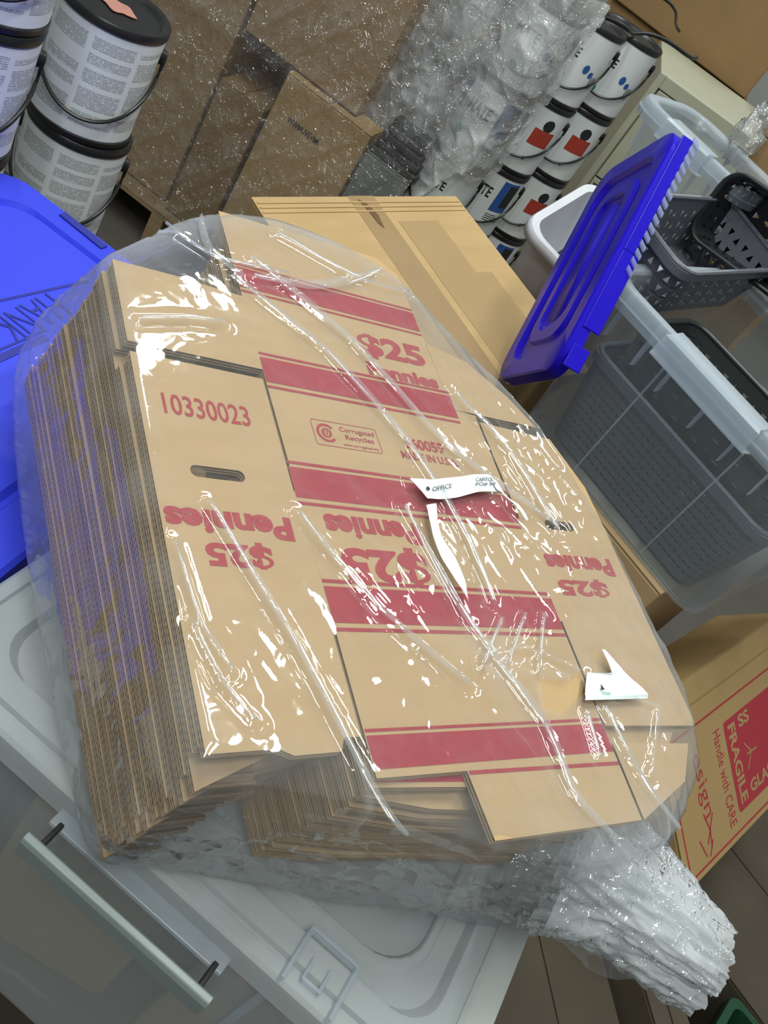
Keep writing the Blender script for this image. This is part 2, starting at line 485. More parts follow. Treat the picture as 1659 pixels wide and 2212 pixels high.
def tote(name, label, mat4, w, d, h, taper=0.03, ribs=True, group=None, handle=True):
    """open-topped clear storage tote; local x along its front wall, y into depth"""
    root = thing(name, mat4, label, 'storage tote', group)
    mb = MB()
    rows = [loop_tote(w, d, taper*(1-t), 0.05, h*t) for t in (0, 0.02, 0.2, 0.45, 0.7, 0.88, 1.0)]
    rows.insert(0, loop_tote(w, d, taper+0.012, 0.045, 0.0))
    mb.grid(rows, wrap=True)
    n = len(rows[0]); mb.add(rows[0], [tuple(range(n))[::-1]])
    mb.build('body', [M['clear']], root, smooth=True, solid=0.002)
    mb = MB()
    rr = [loop_tote(w, d, 0.0, 0.05, h-0.004), loop_tote(w, d, -0.004, 0.05, h), loop_tote(w, d, -0.020, 0.05, h), loop_tote(w, d, -0.022, 0.05, h-0.004), loop_tote(w, d, -0.022, 0.05, h-0.032)]
    mb.grid(rr, wrap=True)
    mb.build('rim', [M['clear_rim']], root, smooth=True, solid=0.0022)
    mb = MB()
    mb.grid([loop_tote(w, d, -0.022, 0.05, h-0.0175), loop_tote(w, d, -0.026, 0.05, h-0.0175), loop_tote(w, d, -0.026, 0.05, h-0.0195), loop_tote(w, d, -0.022, 0.05, h-0.0195)], wrap=True)
    mb.build('rim_bead', [M['clear_rim']], root, smooth=True)
    if handle:
        mb = MB()
        a, b = w*0.30, w*0.70
        # raised grip in the middle of the front rim
        P = [[(x, -0.020, h-0.034) for x in (a-0.012, a, b, b+0.012)], [(x, -0.044, h-0.034) for x in (a-0.006, a, b, b+0.006)],
             [(x, -0.046, h+0.004) for x in (a-0.004, a, b, b+0.004)], [(x, -0.040, h+0.008) for x in (a, a+0.004, b-0.004, b)], [(x, 0.0, h+0.008) for x in (a-0.002, a+0.004, b-0.004, b+0.002)]]
        mb.grid(P); mb.build('grip', [M['clear_rim']], root, solid=0.002)
        for x in (w*0.10, w*0.24, w*0.36, w*0.52, w*0.66, w*0.80):
            mb = MB(); mb.hexa([(x-0.001,-0.020,h-0.03),(x+0.001,-0.020,h-0.03),(x+0.001,0.004,h-0.03),(x-0.001,0.004,h-0.03),
                                (x-0.001,-0.021,h-0.002),(x+0.001,-0.021,h-0.002),(x+0.001,0,h-0.002),(x-0.001,0,h-0.002)])
            mb.hexa([(x-0.001,-0.006,h-0.085),(x+0.001,-0.006,h-0.085),(x+0.001,0.008,h-0.085),(x-0.001,0.008,h-0.085),
                     (x-0.001,-0.018,h-0.03),(x+0.001,-0.018,h-0.03),(x+0.001,0.004,h-0.03),(x-0.001,0.004,h-0.03)])
            mb.build('rib', [M['clear_rim']], root)
    if ribs:
        for x in (w*0.33, w*0.70):
            mb = MB(); t = taper
            mb.hexa([(x-0.0012, t-0.002, 0.01), (x+0.0012, t-0.002, 0.01), (x+0.0012, t, 0.01), (x-0.0012, t, 0.01),
                     (x-0.0012, -0.003, h-0.05), (x+0.0012, -0.003, h-0.05), (x+0.0012, 0.002, h-0.05), (x-0.0012, 0.002, h-0.05)])
            mb.build('wall_rib', [M['clear_rim']], root)
    return root

def perimeter(w, d, r, n=8):
    pts = rrect(0, 0, w, d, r, n)
    acc = [0.0]
    for i in range(len(pts)):
        a, b = pts[i], pts[(i+1) % len(pts)]
        acc.append(acc[-1] + math.hypot(b[0]-a[0], b[1]-a[1]))
    def f(s):
        s = s % acc[-1]
        for i in range(len(pts)):
            if s <= acc[i+1]:
                t = (s-acc[i]) / max(acc[i+1]-acc[i], 1e-9)
                a, b = pts[i], pts[(i+1) % len(pts)]
                return (a[0]+(b[0]-a[0])*t, a[1]+(b[1]-a[1])*t)
        return pts[0]
    return f, acc[-1]

def basket(name, label, mat4, w, d, h, mk, hole='tri', cell=0.022, taper=0.86, grip=None, group=None, margin=(0.012, 0.02), holed_floor=False):
    root = thing(name, mat4, label, 'basket', group)
    f, per = perimeter(w, d, 0.035)
    def pt(s, z):
        x, y = f(s); k = taper + (1-taper)*z/h
        return (w/2+(x-w/2)*k, d/2+(y-d/2)*k, z)
    mb = MB()
    ncol = int(per/cell); cs = per/ncol
    nrow = max(1, int((h-margin[0]-margin[1])/cell)); ch = (h-margin[0]-margin[1])/nrow
    def strip(z0, z1):
        nn = ncol*2
        A = [[pt(per*i/nn, z) for i in range(nn)] for z in (z0, z1)]
        mb.grid(A, wrap=True)
    strip(0, margin[0]); strip(h-margin[1], h)
    for r_ in range(nrow):
        for c in range(ncol):
            s0, z0 = c*cs, margin[0]+r_*ch
            o = [(s0, z0), (s0+cs, z0), (s0+cs, z0+ch), (s0, z0+ch)]
            if grip and grip[0] < s0+cs and s0 < grip[1] and grip[2] < z0+ch and z0 < grip[3]:
                continue
            if hole == 'tri':
                up = (r_+c) % 2
                a, b = 0.24, 0.76
                hl = [(a, a), (b, a), (0.5, b)] if up else [(a, b), (0.5, a), (b, b)]
            elif hole == 'slit':
                off = 0.0 if r_ % 2 else 0.12
                hl = [(0.08+off, 0.36), (0.80+off, 0.36), (0.80+off, 0.64), (0.08+off, 0.64)]
            else:
                hl = [(0.2, 0.35), (0.8, 0.35), (0.8, 0.65), (0.2, 0.65)]
            hp = [(s0+x*cs, z0+y*ch) for x, y in hl]
            pts = o + hp
            tri = tessellate_polygon([[Vector((*p, 0)) for p in o], [Vector((*p, 0)) for p in hp]])
            mb.add([pt(*p) for p in pts], [tuple(t) for t in tri])
    if grip:
        # smooth board round the hand hole
        s0, s1, z0, z1 = grip
        s0 = math.floor(s0/cs)*cs; s1 = math.ceil(s1/cs)*cs
        z0 = margin[0]+math.floor((z0-margin[0])/ch)*ch; z1 = min(h-margin[1], margin[0]+math.ceil((z1-margin[0])/ch)*ch)
        o = [(s0, z0), (s1, z0), (s1, z1), (s0, z1)]
        hp = rrect(s0+cs*0.8, z0+ch*0.25, s1-cs*0.8, z1-ch*0.25, min((z1-z0)*0.24, 0.012), 5)
        tri = tessellate_polygon([[Vector((*p, 0)) for p in o], [Vector((*p, 0)) for p in hp]])
        mb.add([pt(*p) for p in o+hp], [tuple(t) for t in tri])
    nb = 48
    if not holed_floor:
        base = [pt(per*i/nb, 0) for i in range(nb)]
        mb.add(base, [tuple(range(nb))[::-1]])
    else:
        x0, x1, y0, y1 = w/2*(1-taper), w-w/2*(1-taper), d/2*(1-taper), d-d/2*(1-taper)
        na, nc = max(2, int((x1-x0)/cell)), max(2, int((y1-y0)/cell))
        for i in range(na):
            for j in range(nc):
                ax_, ay_ = x0+(x1-x0)*i/na, y0+(y1-y0)*j/nc
                bx_, by_ = x0+(x1-x0)*(i+1)/na, y0+(y1-y0)*(j+1)/nc
                o = [(ax_, ay_), (bx_, ay_), (bx_, by_), (ax_, by_)]
                if i in (0, na-1) or j in (0, nc-1):
                    mb.add([(*p, 0) for p in o], [(0, 1, 2, 3)]); continue
                hl = [(0.24, 0.24), (0.76, 0.24), (0.5, 0.76)] if (i+j) % 2 else [(0.24, 0.76), (0.5, 0.24), (0.76, 0.76)]
                hp = [(ax_+(bx_-ax_)*x, ay_+(by_-ay_)*y) for x, y in hl]
                tri = tessellate_polygon([[Vector((*p, 0)) for p in o], [Vector((*p, 0)) for p in hp]])
                mb.add([(*p, 0) for p in o+hp], [tuple(t) for t in tri])
    mb.build('wall', [M[mk]], root, weld=True, solid=0.0022)
    mb = MB(); mb.tube([pt(per*i/64, h) for i in range(64)], 0.0048, 8, closed=True)
    A = [[(p[0], p[1], p[2]) for p in [pt(per*i/64, h-0.001) for i in range(64)]]]
    A.append([(w/2+(p[0]-w/2)*1.03, d/2+(p[1]-d/2)*1.04, h-0.002) for p in A[0]])
    A.append([(p[0], p[1], h-0.016) for p in A[1]])
    mb.grid(A, wrap=True)
    mb.build('rim', [M[mk]], root, smooth=True)
    return root

CR, CH = 0.0830, 0.194
def cyl_patch(mb, a0, a1, z0, z1, r, mi=0, n=14, uv=False, shape=None):
    """patch on the can's side between two angles (degrees, 0 = facing side)"""
    P = []
    for j in range(2 if shape is None else 9):
        t = j/(1 if shape is None else 8)
        row = []
        for i in range(n+1):
            s = i/n
            if shape is None: aa, zz = a0+(a1-a0)*s, z0+(z1-z0)*t
            else:
                aa, zz = shape(s, t)
            g = R(aa-90)
            row.append((r*math.cos(g), r*math.sin(g), zz))
        P.append(row)
    return mb.grid(P, mi)

def cyl_text(mb, s, a0, a1, z0, z1, r, mi, bold=0.02):
    vs, fs = text2d(s, bold)
    mb.add([(r*math.cos(R(a0+(a1-a0)*x-90)), r*math.sin(R(a0+(a1-a0)*x-90)), z0+(z1-z0)*y) for x, y in vs], fs, mi)

def make_can(kind):
    root = thing('paint_can', Matrix.Identity(4), 'paint can', 'paint can')
    mb = MB()
    mb.lathe([(0, 0.002), (CR-0.004, 0.002), (CR, 0.0), (CR+0.0012, 0.004), (CR, 0.008), (CR, 0.182), (CR+0.001, 0.186), (CR-0.001, 0.188)], 56)
    mb.build('body', [M['can_metal']], root, smooth=True)
    mb = MB(); r = CR+0.0006
    if kind == 'print':
        nseg = 72
        mb.grid([[(r*math.cos(2*math.pi*i/nseg), r*math.sin(2*math.pi*i/nseg), z) for i in range(nseg+1)] for z in (0.010, 0.178)])
        o = mb.build('label', [M['label']], root, smooth='all')
        uvl = o.data.uv_layers.new(name='UVMap')
        for p in o.data.polygons:
            for li in p.loop_indices:
                vi = o.data.loops[li].vertex_index
                uvl.data[li].uv = ((vi % (nseg+1))/nseg, vi//(nseg+1))
    else:
        mats = [M['white_label'], M['blue_ink'], M['teal_ink'], M['black_ink'], M['can_red']]
        mb.grid([[(r*math.cos(2*math.pi*i/72), r*math.sin(2*math.pi*i/72), z) for i in range(73)] for z in (0.010, 0.178)])
        r2 = r+0.0004
        def disc(ac, zc, ra, rz):
            vs = [(r2*math.cos(R(ac-90)), r2*math.sin(R(ac-90)), zc)]
            for k in range(20):
                g = 2*math.pi*k/20; a = R(ac+ra*math.cos(g)-90)
                vs.append((r2*math.cos(a), r2*math.sin(a), zc+rz*math.sin(g)))
            return vs, [(0, 1+k, 1+(k+1) % 20) for k in range(20)]
        if kind == 'teal':
            # two drops joined by a thin neck, a blue block, the large word
            for ac, zc, ra, rz in ((-24, 0.062, 6, 0.012), (-2, 0.045, 5, 0.008)):
                v_, f_ = disc(ac, zc, ra, rz); mb.add(v_, f_, 2)
            cyl_patch(mb, -20, -3, 0.049, 0.054, r2, 2)
            cyl_patch(mb, -62, -44, 0.10, 0.176, r2, 1)
            cyl_patch(mb, 24, 62, 0.085, 0.172, r2, 1)
            cyl_patch(mb, 40, 62, 0.10, 0.165, r2+0.0003, 3)
            cyl_text(mb, 'MATE', -30, 12, 0.112, 0.142, r2, 3)
            for k in range(4): cyl_patch(mb, 24, 60-k*4, 0.055+k*0.006, 0.057+k*0.006, r2, 3)
        elif kind == 'blue':
            for ac, zc, ra, rz in ((30, 0.10, 6, 0.011), (44, 0.092, 5, 0.008), (-10, 0.05, 7, 0.012)):
                v_, f_ = disc(ac, zc, ra, rz); mb.add(v_, f_, 2 if zc < 0.09 else 1)
            for k in range(3): cyl_patch(mb, 50+k*5, 52+k*5, 0.06, 0.09, r2, 3)
            cyl_text(mb, 'MATE', -35, 5, 0.112, 0.135, r2, 3)
        elif kind == 'red':
            cyl_patch(mb, 18, 62, 0.086, 0.128, r2, 4)
            v_, f_ = disc(40, 0.142, 11, 0.016); mb.add(v_, f_, 3)
            cyl_patch(mb, -66, -30, 0.086, 0.128, r2, 1)
            v_, f_ = disc(-48, 0.142, 10, 0.016); mb.add(v_, f_, 3)
            v_, f_ = disc(30, 0.048, 3.2, 0.005); mb.add(v_, f_, 3)
            v_, f_ = disc(30, 0.048, 1.8, 0.003); mb.add([(p[0]*1.003, p[1]*1.003, p[2]) for p in v_], f_, 0)
        mb.build('label', mats, root, smooth='all')
    mb = MB()
    mb.lathe([(0, 0.187), (CR-0.014, 0.187), (CR-0.011, 0.1905), (CR-0.006, 0.194), (CR+0.0005, 0.194), (CR+0.0028, 0.191), (CR+0.0028, 0.182), (CR+0.0006, 0.180)], 56)
    mb.build('lid', [M['black']], root, smooth=True)
    mb = MB(); mb.lathe([(CR-0.003, -0.0005), (CR+0.002, -0.0005), (CR+0.0028, 0.003), (CR+0.0022, 0.0075), (CR, 0.0085)], 56)
    mb.build('base_ring', [M['black']], root, smooth=True)
    pts = []
    for k in range(33):
        ph = math.pi*k/32
        x = -(CR+0.008)*math.cos(ph)
        yy = -math.sqrt(max((CR+0.0065)**2-x*x, 0)) if abs(x) < CR+0.0065 else 0
        pts.append((x, yy-0.003*math.sin(ph), 0.150-0.108*math.sin(ph)**0.75))
    mb = MB(); mb.tube(pts, 0.0031, 8); mb.build('bail_handle', [M['black']], root, smooth=True)
    for s in (-1, 1):
        mb = MB(); mb.T = Matrix.Translation((s*CR, 0, 0.150)) @ Matrix.Rotation(s*R(90), 4, 'Y')
        mb.lathe([(0, 0.010), (0.008, 0.010), (0.011, 0.007), (0.013, 0.0)], 20)
        mb.build('handle_ear', [M['black']], root, smooth=True)
    return root

def copy_tree(o, parent=None):
    c = o.copy(); COL.objects.link(c)
    if parent is not None: c.parent = parent
    for ch in list(o.children): copy_tree(ch, c)
    return c

_proto = {}
def can(kind, x, y, z, yaw, label, group):
    if kind not in _proto:
        o = _proto[kind] = make_can(kind)
    else:
        o = copy_tree(_proto[kind])
    o.matrix_world = yawframe((x, y, z), yaw)
    tag(o, label, 'paint can', group)
    return o

def pallet(label, mat4, sx, sy, h=0.118):
    root = thing('wooden_pallet', mat4, label, 'pallet')
    n = 6
    for i in range(n):
        mb = MB(); a = i*(sy-0.09)/(n-1); mb.box((0, a, h-0.018), (sx, a+0.09, h)); mb.build('deck_board', [M['wood']], root, bevel=0.002)
    for i in range(3):
        mb = MB(); a = i*(sx-0.04)/2; mb.box((a, 0, 0), (a+0.04, sy, h-0.018)); mb.build('stringer', [M['wood']], root, bevel=0.002)
    return root

# ------------------------------------------------------------------ flattened penny boxes
WORDS = ['topmost', 'second', 'third', 'fourth', 'fifth', 'sixth', 'seventh', 'eighth', 'ninth', 'tenth', 'eleventh', 'twelfth', 'thirteenth', 'fourteenth',
         'fifteenth', 'sixteenth', 'seventeenth', 'eighteenth', 'nineteenth', 'twentieth', 'twenty-first', 'twenty-second', 'twenty-third', 'lowest']
PITCH_S = 0.0083
SH = 0.0077

def wave(mb, u0, u1, v0, v1, za, zb, per, mi, ph=0):
    n = int((v1-v0)/per*6)
    P = []
    for i in range(n+1):
        v = v0+(v1-v0)*i/n
        z = (za+zb)/2+(zb-za)/2*math.sin(2*math.pi*(v-v0)/per+ph)
        P.append([(u0, v, z), (u1, v, z)])
    mb.grid(P, mi)

def sheet_outline(variant):
    if variant == 0:
        left = [[(0, 0), (0.058, 0.001), (0.070, -0.005), (0.112, -0.004), (0.117, 0.007), (0.1335, 0.007), (0.1335, 0.117), (0.1365, 0.117), (0.1365, 0.242), (0.1335, 0.242), (0.1335, 0.376), (0, 0.379)],
                [(0, 0.3915), (0.1366, 0.389), (0.1366, 0.490), (0.06, 0.496), (0.0, 0.497)]]
        centre = [[(0.1366, -0.027), (0.227, -0.027), (0.232, -0.085), (0.4085, -0.085), (0.4085, 0.383), (0.376, 0.386), (0.374, 0.60), (0.350, 0.622), (0.1366, 0.622)]]
        right = [[(0.4115, 0.005), (0.540, 0.0), (0.545, 0.004), (0.5445, 0.30), (0.520, 0.368), (0.4115, 0.374), (0.4115, 0.242), (0.4085, 0.242), (0.4085, 0.117), (0.4115, 0.117)],
                 [(0.3761, 0.386), (0.505, 0.383), (0.478, 0.425), (0.432, 0.470), (0.3755, 0.486)],
                 [(0.4115, -0.085), (0.49, -0.055), (0.52, -0.018), (0.4115, -0.012)]]
        return left, centre, right
    e = (variant-1)*0.012
    la = [[(0, 0.006-e), (0.1335, 0.004+e), (0.1335, 0.375), (0, 0.375)], [(0, 0.393), (0.1366, 0.393), (0.1366, 0.495), (0, 0.495)]]
    if variant > 1: la = [[(0, 0.006-e), (0.1335, 0.004+e), (0.1335, 0.494), (0, 0.496)]]
    return (la,
            [[(0.1366, -0.034)] + ([(0.30, -0.045), (0.4085, -0.060)] if variant == 1 else [(0.20, -0.050), (0.30, -0.070+e*0.3), (0.4085, -0.086)]) + [ (0.4085, 0.385), (0.37, 0.40), (0.36, 0.555), (0.1366, 0.572)]],
            [[(0.4115, -0.030), (0.48, -0.035+e), (0.522, 0.0), (0.522, 0.27), (0.49, 0.34), (0.4115, 0.36)]])

def make_sheet(variant):
    mb = MB()
    L_, C_, R_ = sheet_outline(variant)
    holeL = rrect(0.035, 0.2450, 0.0865, 0.2575, 0.006, 6)
    holeR = rrect(0.448, 0.2320, 0.4915, 0.2440, 0.006, 6)
    for (z0, z1) in ((-0.0008, 0.0), (-0.0043, -0.0037), (-SH, -SH+0.0008)):
        for grp in (L_, C_, R_):
            for k, pl in enumerate(grp):
                holes = []
                if k == 0 and grp is L_: holes = [holeL]
                if k == 0 and grp is R_: holes = [holeR]
                mb.poly(pl, holes, z0, z1, 0, 1)
    v1 = 0.379 if variant == 0 else 0.374
    for (a, b) in (((L_[0][0][1], v1), (0.393, 0.495)) if variant < 2 else ((L_[0][0][1], 0.495),)):
        for (za, zb) in ((-0.0037, -0.0008), (-SH+0.0008, -0.0043)):
            wave(mb, 0.0004, 0.05, a+0.002, b-0.001, za, zb, 0.0066, 2, random.random()*6)
    if variant == 0:
        zz = 0.0004
        for (va, vb, ua, ub) in ((0.541, 0.497, 0.1370, 0.3738), (0.4125, 0.3655, 0.1370, 0.3800), (0.2770, 0.2275, 0.1345, 0.4085), (0.1500, 0.0995, 0.1370, 0.4085), (0.0130, -0.0265, 0.1375, 0.4080)):
            hgt = va-vb
            for (f0, f1) in ((0, 0.07), (0.14, 0.84), (0.93, 1.0)):
                u1 = ub
                if f0 > 0.9 and vb < 0: continue
                mb.poly([(ua, va-hgt*f1), (u1, va-hgt*f1), (u1, va-hgt*f0), (ua, va-hgt*f0)], (), zz, None, 3)
        mb.poly([(0.2285, -0.0305), (0.4080, -0.0335), (0.4080, -0.0300), (0.2285, -0.0270)], (), zz, None, 3)
        def up(s, u0, u1, v0, v1, b, mi=4): put_text(mb, s, (u0, v0), (u1-u0, 0), (0, v1-v0), zz, mi, b)
        def down(s, u0, u1, v0, v1, b, mi=4): put_text(mb, s, (u1, v1), (u0-u1, 0), (0, v0-v1), zz, mi, b)
        down('Pennies', 0.003, 0.121, 0.1865, 0.2115, 0.045); down('$25', 0.033, 0.094, 0.156, 0.182, 0.04)
        down('Pennies', 0.157, 0.264, 0.1945, 0.2205, 0.045); down('$25', 0.164, 0.260, 0.150, 0.190, 0.04)
        down('Pennies', 0.424, 0.527, 0.176, 0.199, 0.045); down('$25', 0.428, 0.503, 0.148, 0.170, 0.04)
        up('$25', 0.272, 0.363, 0.440, 0.477, 0.04); up('Pennies', 0.272, 0.369, 0.4135, 0.4330, 0.045)
        up('10330023', 0.022, 0.107, 0.311, 0.335, 0.012)
        up('560059', 0.287, 0.339, 0.316, 0.331, 0.03); up('MADE IN U.S.A.', 0.277, 0.352, 0.3015, 0.3115, 0.02)
        # recycling box: outline, ring with a fluted mark, three lines of words
        o = rrect(0.175, 0.3025, 0.253, 0.3345, 0.003, 4); i_ = rrect(0.1757, 0.3032, 0.2523, 0.3338, 0.0025, 4)
        mb.poly(o, [i_], zz, None, 4)
        cx, cy = 0.1905, 0.3190
        ring = [(cx+0.0115*math.cos(R(a)), cy+0.0115*math.sin(R(a))) for a in range(40, 330, 10)] + [(cx+0.0085*math.cos(R(a)), cy+0.0085*math.sin(R(a))) for a in range(320, 30, -10)]
        mb.poly(ring, (), zz, None, 4)
        ring = [(cx+0.006*math.cos(R(a)), cy+0.006*math.sin(R(a))) for a in range(0, 360, 15)]
        mb.poly(ring, [[(cx+0.0042*math.cos(R(a)), cy+0.0042*math.sin(R(a))) for a in range(0, 360, 15)]], zz, None, 4)
        for k in range(3): mb.poly([(cx-0.004+k*0.003, cy-0.003), (cx-0.0025+k*0.003, cy-0.003), (cx-0.001+k*0.003, cy+0.003), (cx-0.0025+k*0.003, cy+0.003)], (), zz, None, 4)
        up('Corrugated', 0.207, 0.249, 0.3220, 0.3300, 0.012); up('Recycles', 0.212, 0.246, 0.3125, 0.3205, 0.012); up('www.corrugated.org', 0.207, 0.249, 0.3050, 0.3095, 0.01)
    elif variant == 1:
        mb.poly([(0.139, -0.030), (0.29, -0.040), (0.29, -0.012), (0.139, -0.012)], (), 0.0003, None, 3)
    o = mb.build('flattened_box', [M['kraft'], M['kraft_edge'], M['fluting'], M['red_print'], M['red_ink']])
    return o

protos = [make_sheet(i) for i in range(4)]
NS = 24
for k in range(NS):
    var = 0 if k == 0 else (1 if k < 3 else 2+k % 2)
    o = protos[var] if k in (0, 1, 3, 4) else protos[var].copy()
    if k not in (0, 1, 3, 4): COL.objects.link(o)
    du = -0.006*(k/NS) + (0 if k == 0 else random.uniform(-0.0014, 0.0010))
    dv = 0 if k == 0 else random.uniform(-0.003, 0.004) + 0.012*(k/NS)
    o.matrix_world = STACK @ Matrix.Translation((du, dv, -k*PITCH_S)) @ Matrix.Rotation(0 if k == 0 else R(2.4*k/NS+random.uniform(-0.25, 0.25)), 4, 'Z')
    if k == 0: lab = 'topmost flattened kraft box in the clear bag, printed with red penny lettering and stripes'
    elif k == NS-1: lab = 'lowest flattened kraft box in the bagged stack, lying on the totes'
    else: lab = WORDS[k] + ' flattened kraft box from the top of the bagged stack'
    tag(o, lab, 'flattened box', 'flattened boxes in the clear bag')

# ------------------------------------------------------------------ the clear bag
T_OUT = [(-0.012, 0.503), (0.033, 0.544), (0.113, 0.620), (0.194, 0.649), (0.249, 0.648), (0.316, 0.634), (0.381, 0.598), (0.412, 0.540), (0.446, 0.490), (0.482, 0.440),
         (0.520, 0.370), (0.540, 0.292), (0.550, 0.228), (0.556, 0.181), (0.558, 0.128), (0.558, 0.083), (0.558, 0.035), (0.553, -0.012), (0.520, -0.050), (0.47, -0.09), (0.42, -0.110), (0.33, -0.115),
         (0.25, -0.095), (0.17, -0.060), (0.08, -0.030), (0.01, -0.018), (-0.010, -0.010), (-0.014, 0.02), (-0.016, 0.15), (-0.015, 0.30), (-0.014, 0.44)]
B_OUT = [(-0.034, 0.530), (-0.012, 0.580), (0.060, 0.625), (0.150, 0.645), (0.220, 0.640), (0.300, 0.620), (0.36, 0.58), (0.405, 0.535), (0.445, 0.485), (0.48, 0.44),
         (0.517, 0.37), (0.537, 0.29), (0.547, 0.225), (0.552, 0.18), (0.554, 0.128), (0.554, 0.083), (0.554, 0.035), (0.547, -0.02), (0.51, -0.07), (0.475, -0.11), (0.435, -0.128), (0.37, -0.112),
         (0.292, -0.085), (0.194, -0.063), (0.099, -0.030), (0.026, -0.012), (-0.008, -0.002), (-0.020, 0.02), (-0.032, 0.15), (-0.042, 0.30), (-0.042, 0.43)]

def smooth_loop(pts, n, it=3):
    p = np.array(pts, float)
    for _ in range(it):     # corner cutting
        q = np.roll(p, -1, 0)
        p = np.stack([0.75*p+0.25*q, 0.25*p+0.75*q], 1).reshape(-1, 2)
    d = np.linalg.norm(np.roll(p, -1, 0)-p, axis=1)
    s = np.concatenate([[0], np.cumsum(d)]); pp = np.vstack([p, p[:1]])
    t = np.linspace(0, s[-1], n, endpoint=False)
    return np.stack([np.interp(t, s, pp[:, 0]), np.interp(t, s, pp[:, 1])], 1)

NB = 640
To, Bo = smooth_loop(T_OUT, NB, 2), smooth_loop(B_OUT, NB, 2)
cen = np.array([0.27, 0.26])
rows = []          # (uv, w, kind)
rows.append((cen+(Bo-cen)*0.90, -0.2005))
for t in np.linspace(0, 1, 34):
    base = Bo*(1-t)+To*t
    bul = 1+0.020*math.sin(math.pi*t)
    rows.append((cen+(base-cen)*bul, -0.199+0.187*t))
for s_ in np.linspace(1, 0.0, 150)[1:]:
    w = -0.012+0.018*min(1, (1-s_)/0.055)**0.7
    rows.append((cen+(To-cen)*s_, w))
UVW = np.array([np.column_stack([r[0], np.full(NB, r[1])]) for r in rows])
nr = len(rows)
FOLDS = [[(0.125, 0.507), (0.215, 0.427), (0.284, 0.316), (0.315, 0.211), (0.318, 0.132)], [(0.155, 0.545), (0.257, 0.451), (0.336, 0.325), (0.454, 0.23)],
         [(0.041, 0.212), (0.091, 0.08), (0.124, -0.035), (0.142, -0.075)], [(0.248, 0.231), (0.276, 0.116), (0.324, 0.009), (0.329, -0.059), (0.357, -0.10)],
         [(0.105, 0.591), (0.106, 0.542), (0.137, 0.511)], [(0.012, 0.415), (0.06, 0.429), (0.1, 0.434)], [(0.151, 0.515), (0.245, 0.532), (0.34, 0.59)],
         [(0.125, 0.212), (0.183, 0.117), (0.253, 0.046)], [(0.381, 0.405), (0.431, 0.327), (0.451, 0.224)], [(0.353, 0.118), (0.305, 0.064)], [(0.379, 0.119), (0.343, 0.059)],
         [(0.321, 0.112), (0.277, 0.064)], [(0.281, 0.073), (0.337, 0.083), (0.398, 0.059)], [(0.382, 0.016), (0.376, -0.028)], [(0.437, 0.034), (0.489, 0.018), (0.432, -0.05)],
         [(0.06, 0.56), (0.11, 0.53), (0.20, 0.535)], [(0.41, 0.02), (0.42, -0.05), (0.44, -0.10)], [(0.20, 0.60), (0.30, 0.56), (0.37, 0.56)], [(0.005, 0.10), (0.02, 0.05), (0.04, 0.02)], [(0.004, 0.17), (0.012, 0.10), (0.03, 0.06)]]
P2 = UVW[:, :, :2].reshape(-1, 2)
top = (np.arange(nr) >= 30)[:, None].repeat(NB, 1).reshape(-1)
ridge = np.zeros(len(P2))
for fi, pl in enumerate(FOLDS):
    pl = np.array(pl); best = np.full(len(P2), 9.0)
    for a, b in zip(pl[:-1], pl[1:]):
        ab = b-a; t = np.clip(((P2-a) @ ab)/(ab @ ab), 0, 1)
        q = a+t[:, None]*ab
        best = np.minimum(best, np.linalg.norm(P2-q, axis=1))
    wdt = 0.0022 + 0.0010*(fi % 3)
    ridge += (0.0055 if fi < 4 else 0.004)*np.exp(-(best/wdt)**2) - 0.0018*np.exp(-((best-0.007)/0.004)**2)
disp = np.zeros(len(P2))
ca, sa = 0.45, -0.89
for i in range(len(P2)):
    uu, vv = P2[i]; w = UVW.reshape(-1, 3)[i, 2]
    al, ac = uu*ca+vv*sa, uu*0.89+vv*0.45
    if top[i]:
        n1 = noise.noise((al*5, ac*24, 3.1)); n2 = noise.noise((uu*42, vv*42, 7.7)); n3 = noise.noise((al*16, ac*60, 1.3))
        k = 0.35+0.65*max(0, min(1, (uu-0.18)*3-vv*2+0.9))
        disp[i] = 0.0030*(1-abs(n1))**6*k*k + 0.0010*(1-abs(n2))**4*k*k + 0.0006*n3*k
    else:
        n1 = noise.noise((uu*22, vv*22, w*9)); n2 = noise.noise((uu*60, vv*60, w*55)); n3 = noise.noise((uu*9, vv*9, w*30+5))
        disp[i] = 0.004*n1 + 0.0030*(1-abs(n2))**5 + 0.005*n3
        if vv < 0.05 and uu > -0.02:
            disp[i] += 0.007*(1-abs(noise.noise((uu*9, w*60, 2.2))))**5 + 0.004*(1-abs(noise.noise((uu*26, w*90, 6.2))))**5
        if w < -0.15 : disp[i] = abs(disp[i])*0.5
disp = disp + ridge*top
# move along outward normals of the undisturbed shape
flat = UVW.reshape(-1, 3).copy()
tmp = MB(); 
def bag_mesh(pts, keep):
    fs = []
    for i in range(nr-1):
        for j in range(NB):
            j2 = (j+1) % NB
            if keep is not None and not keep(i, j): continue
            fs.append((i*NB+j, i*NB+j2, (i+1)*NB+j2, (i+1)*NB+j))
    return fs
Gi = np.gradient(UVW, axis=0); Gj = (np.roll(UVW, -1, 1)-np.roll(UVW, 1, 1))
nrm = np.cross(Gj, Gi); ln = np.linalg.norm(nrm, axis=2, keepdims=True); nrm = nrm/np.maximum(ln, 1e-12)
nrm[(np.arange(nr) >= nr-6)] = (0, 0, 1)
nrm = nrm.reshape(-1, 3)
sgn = 1.0 if nrm[60*NB, 2] > 0 else -1.0
flat += nrm*sgn*disp[:, None]
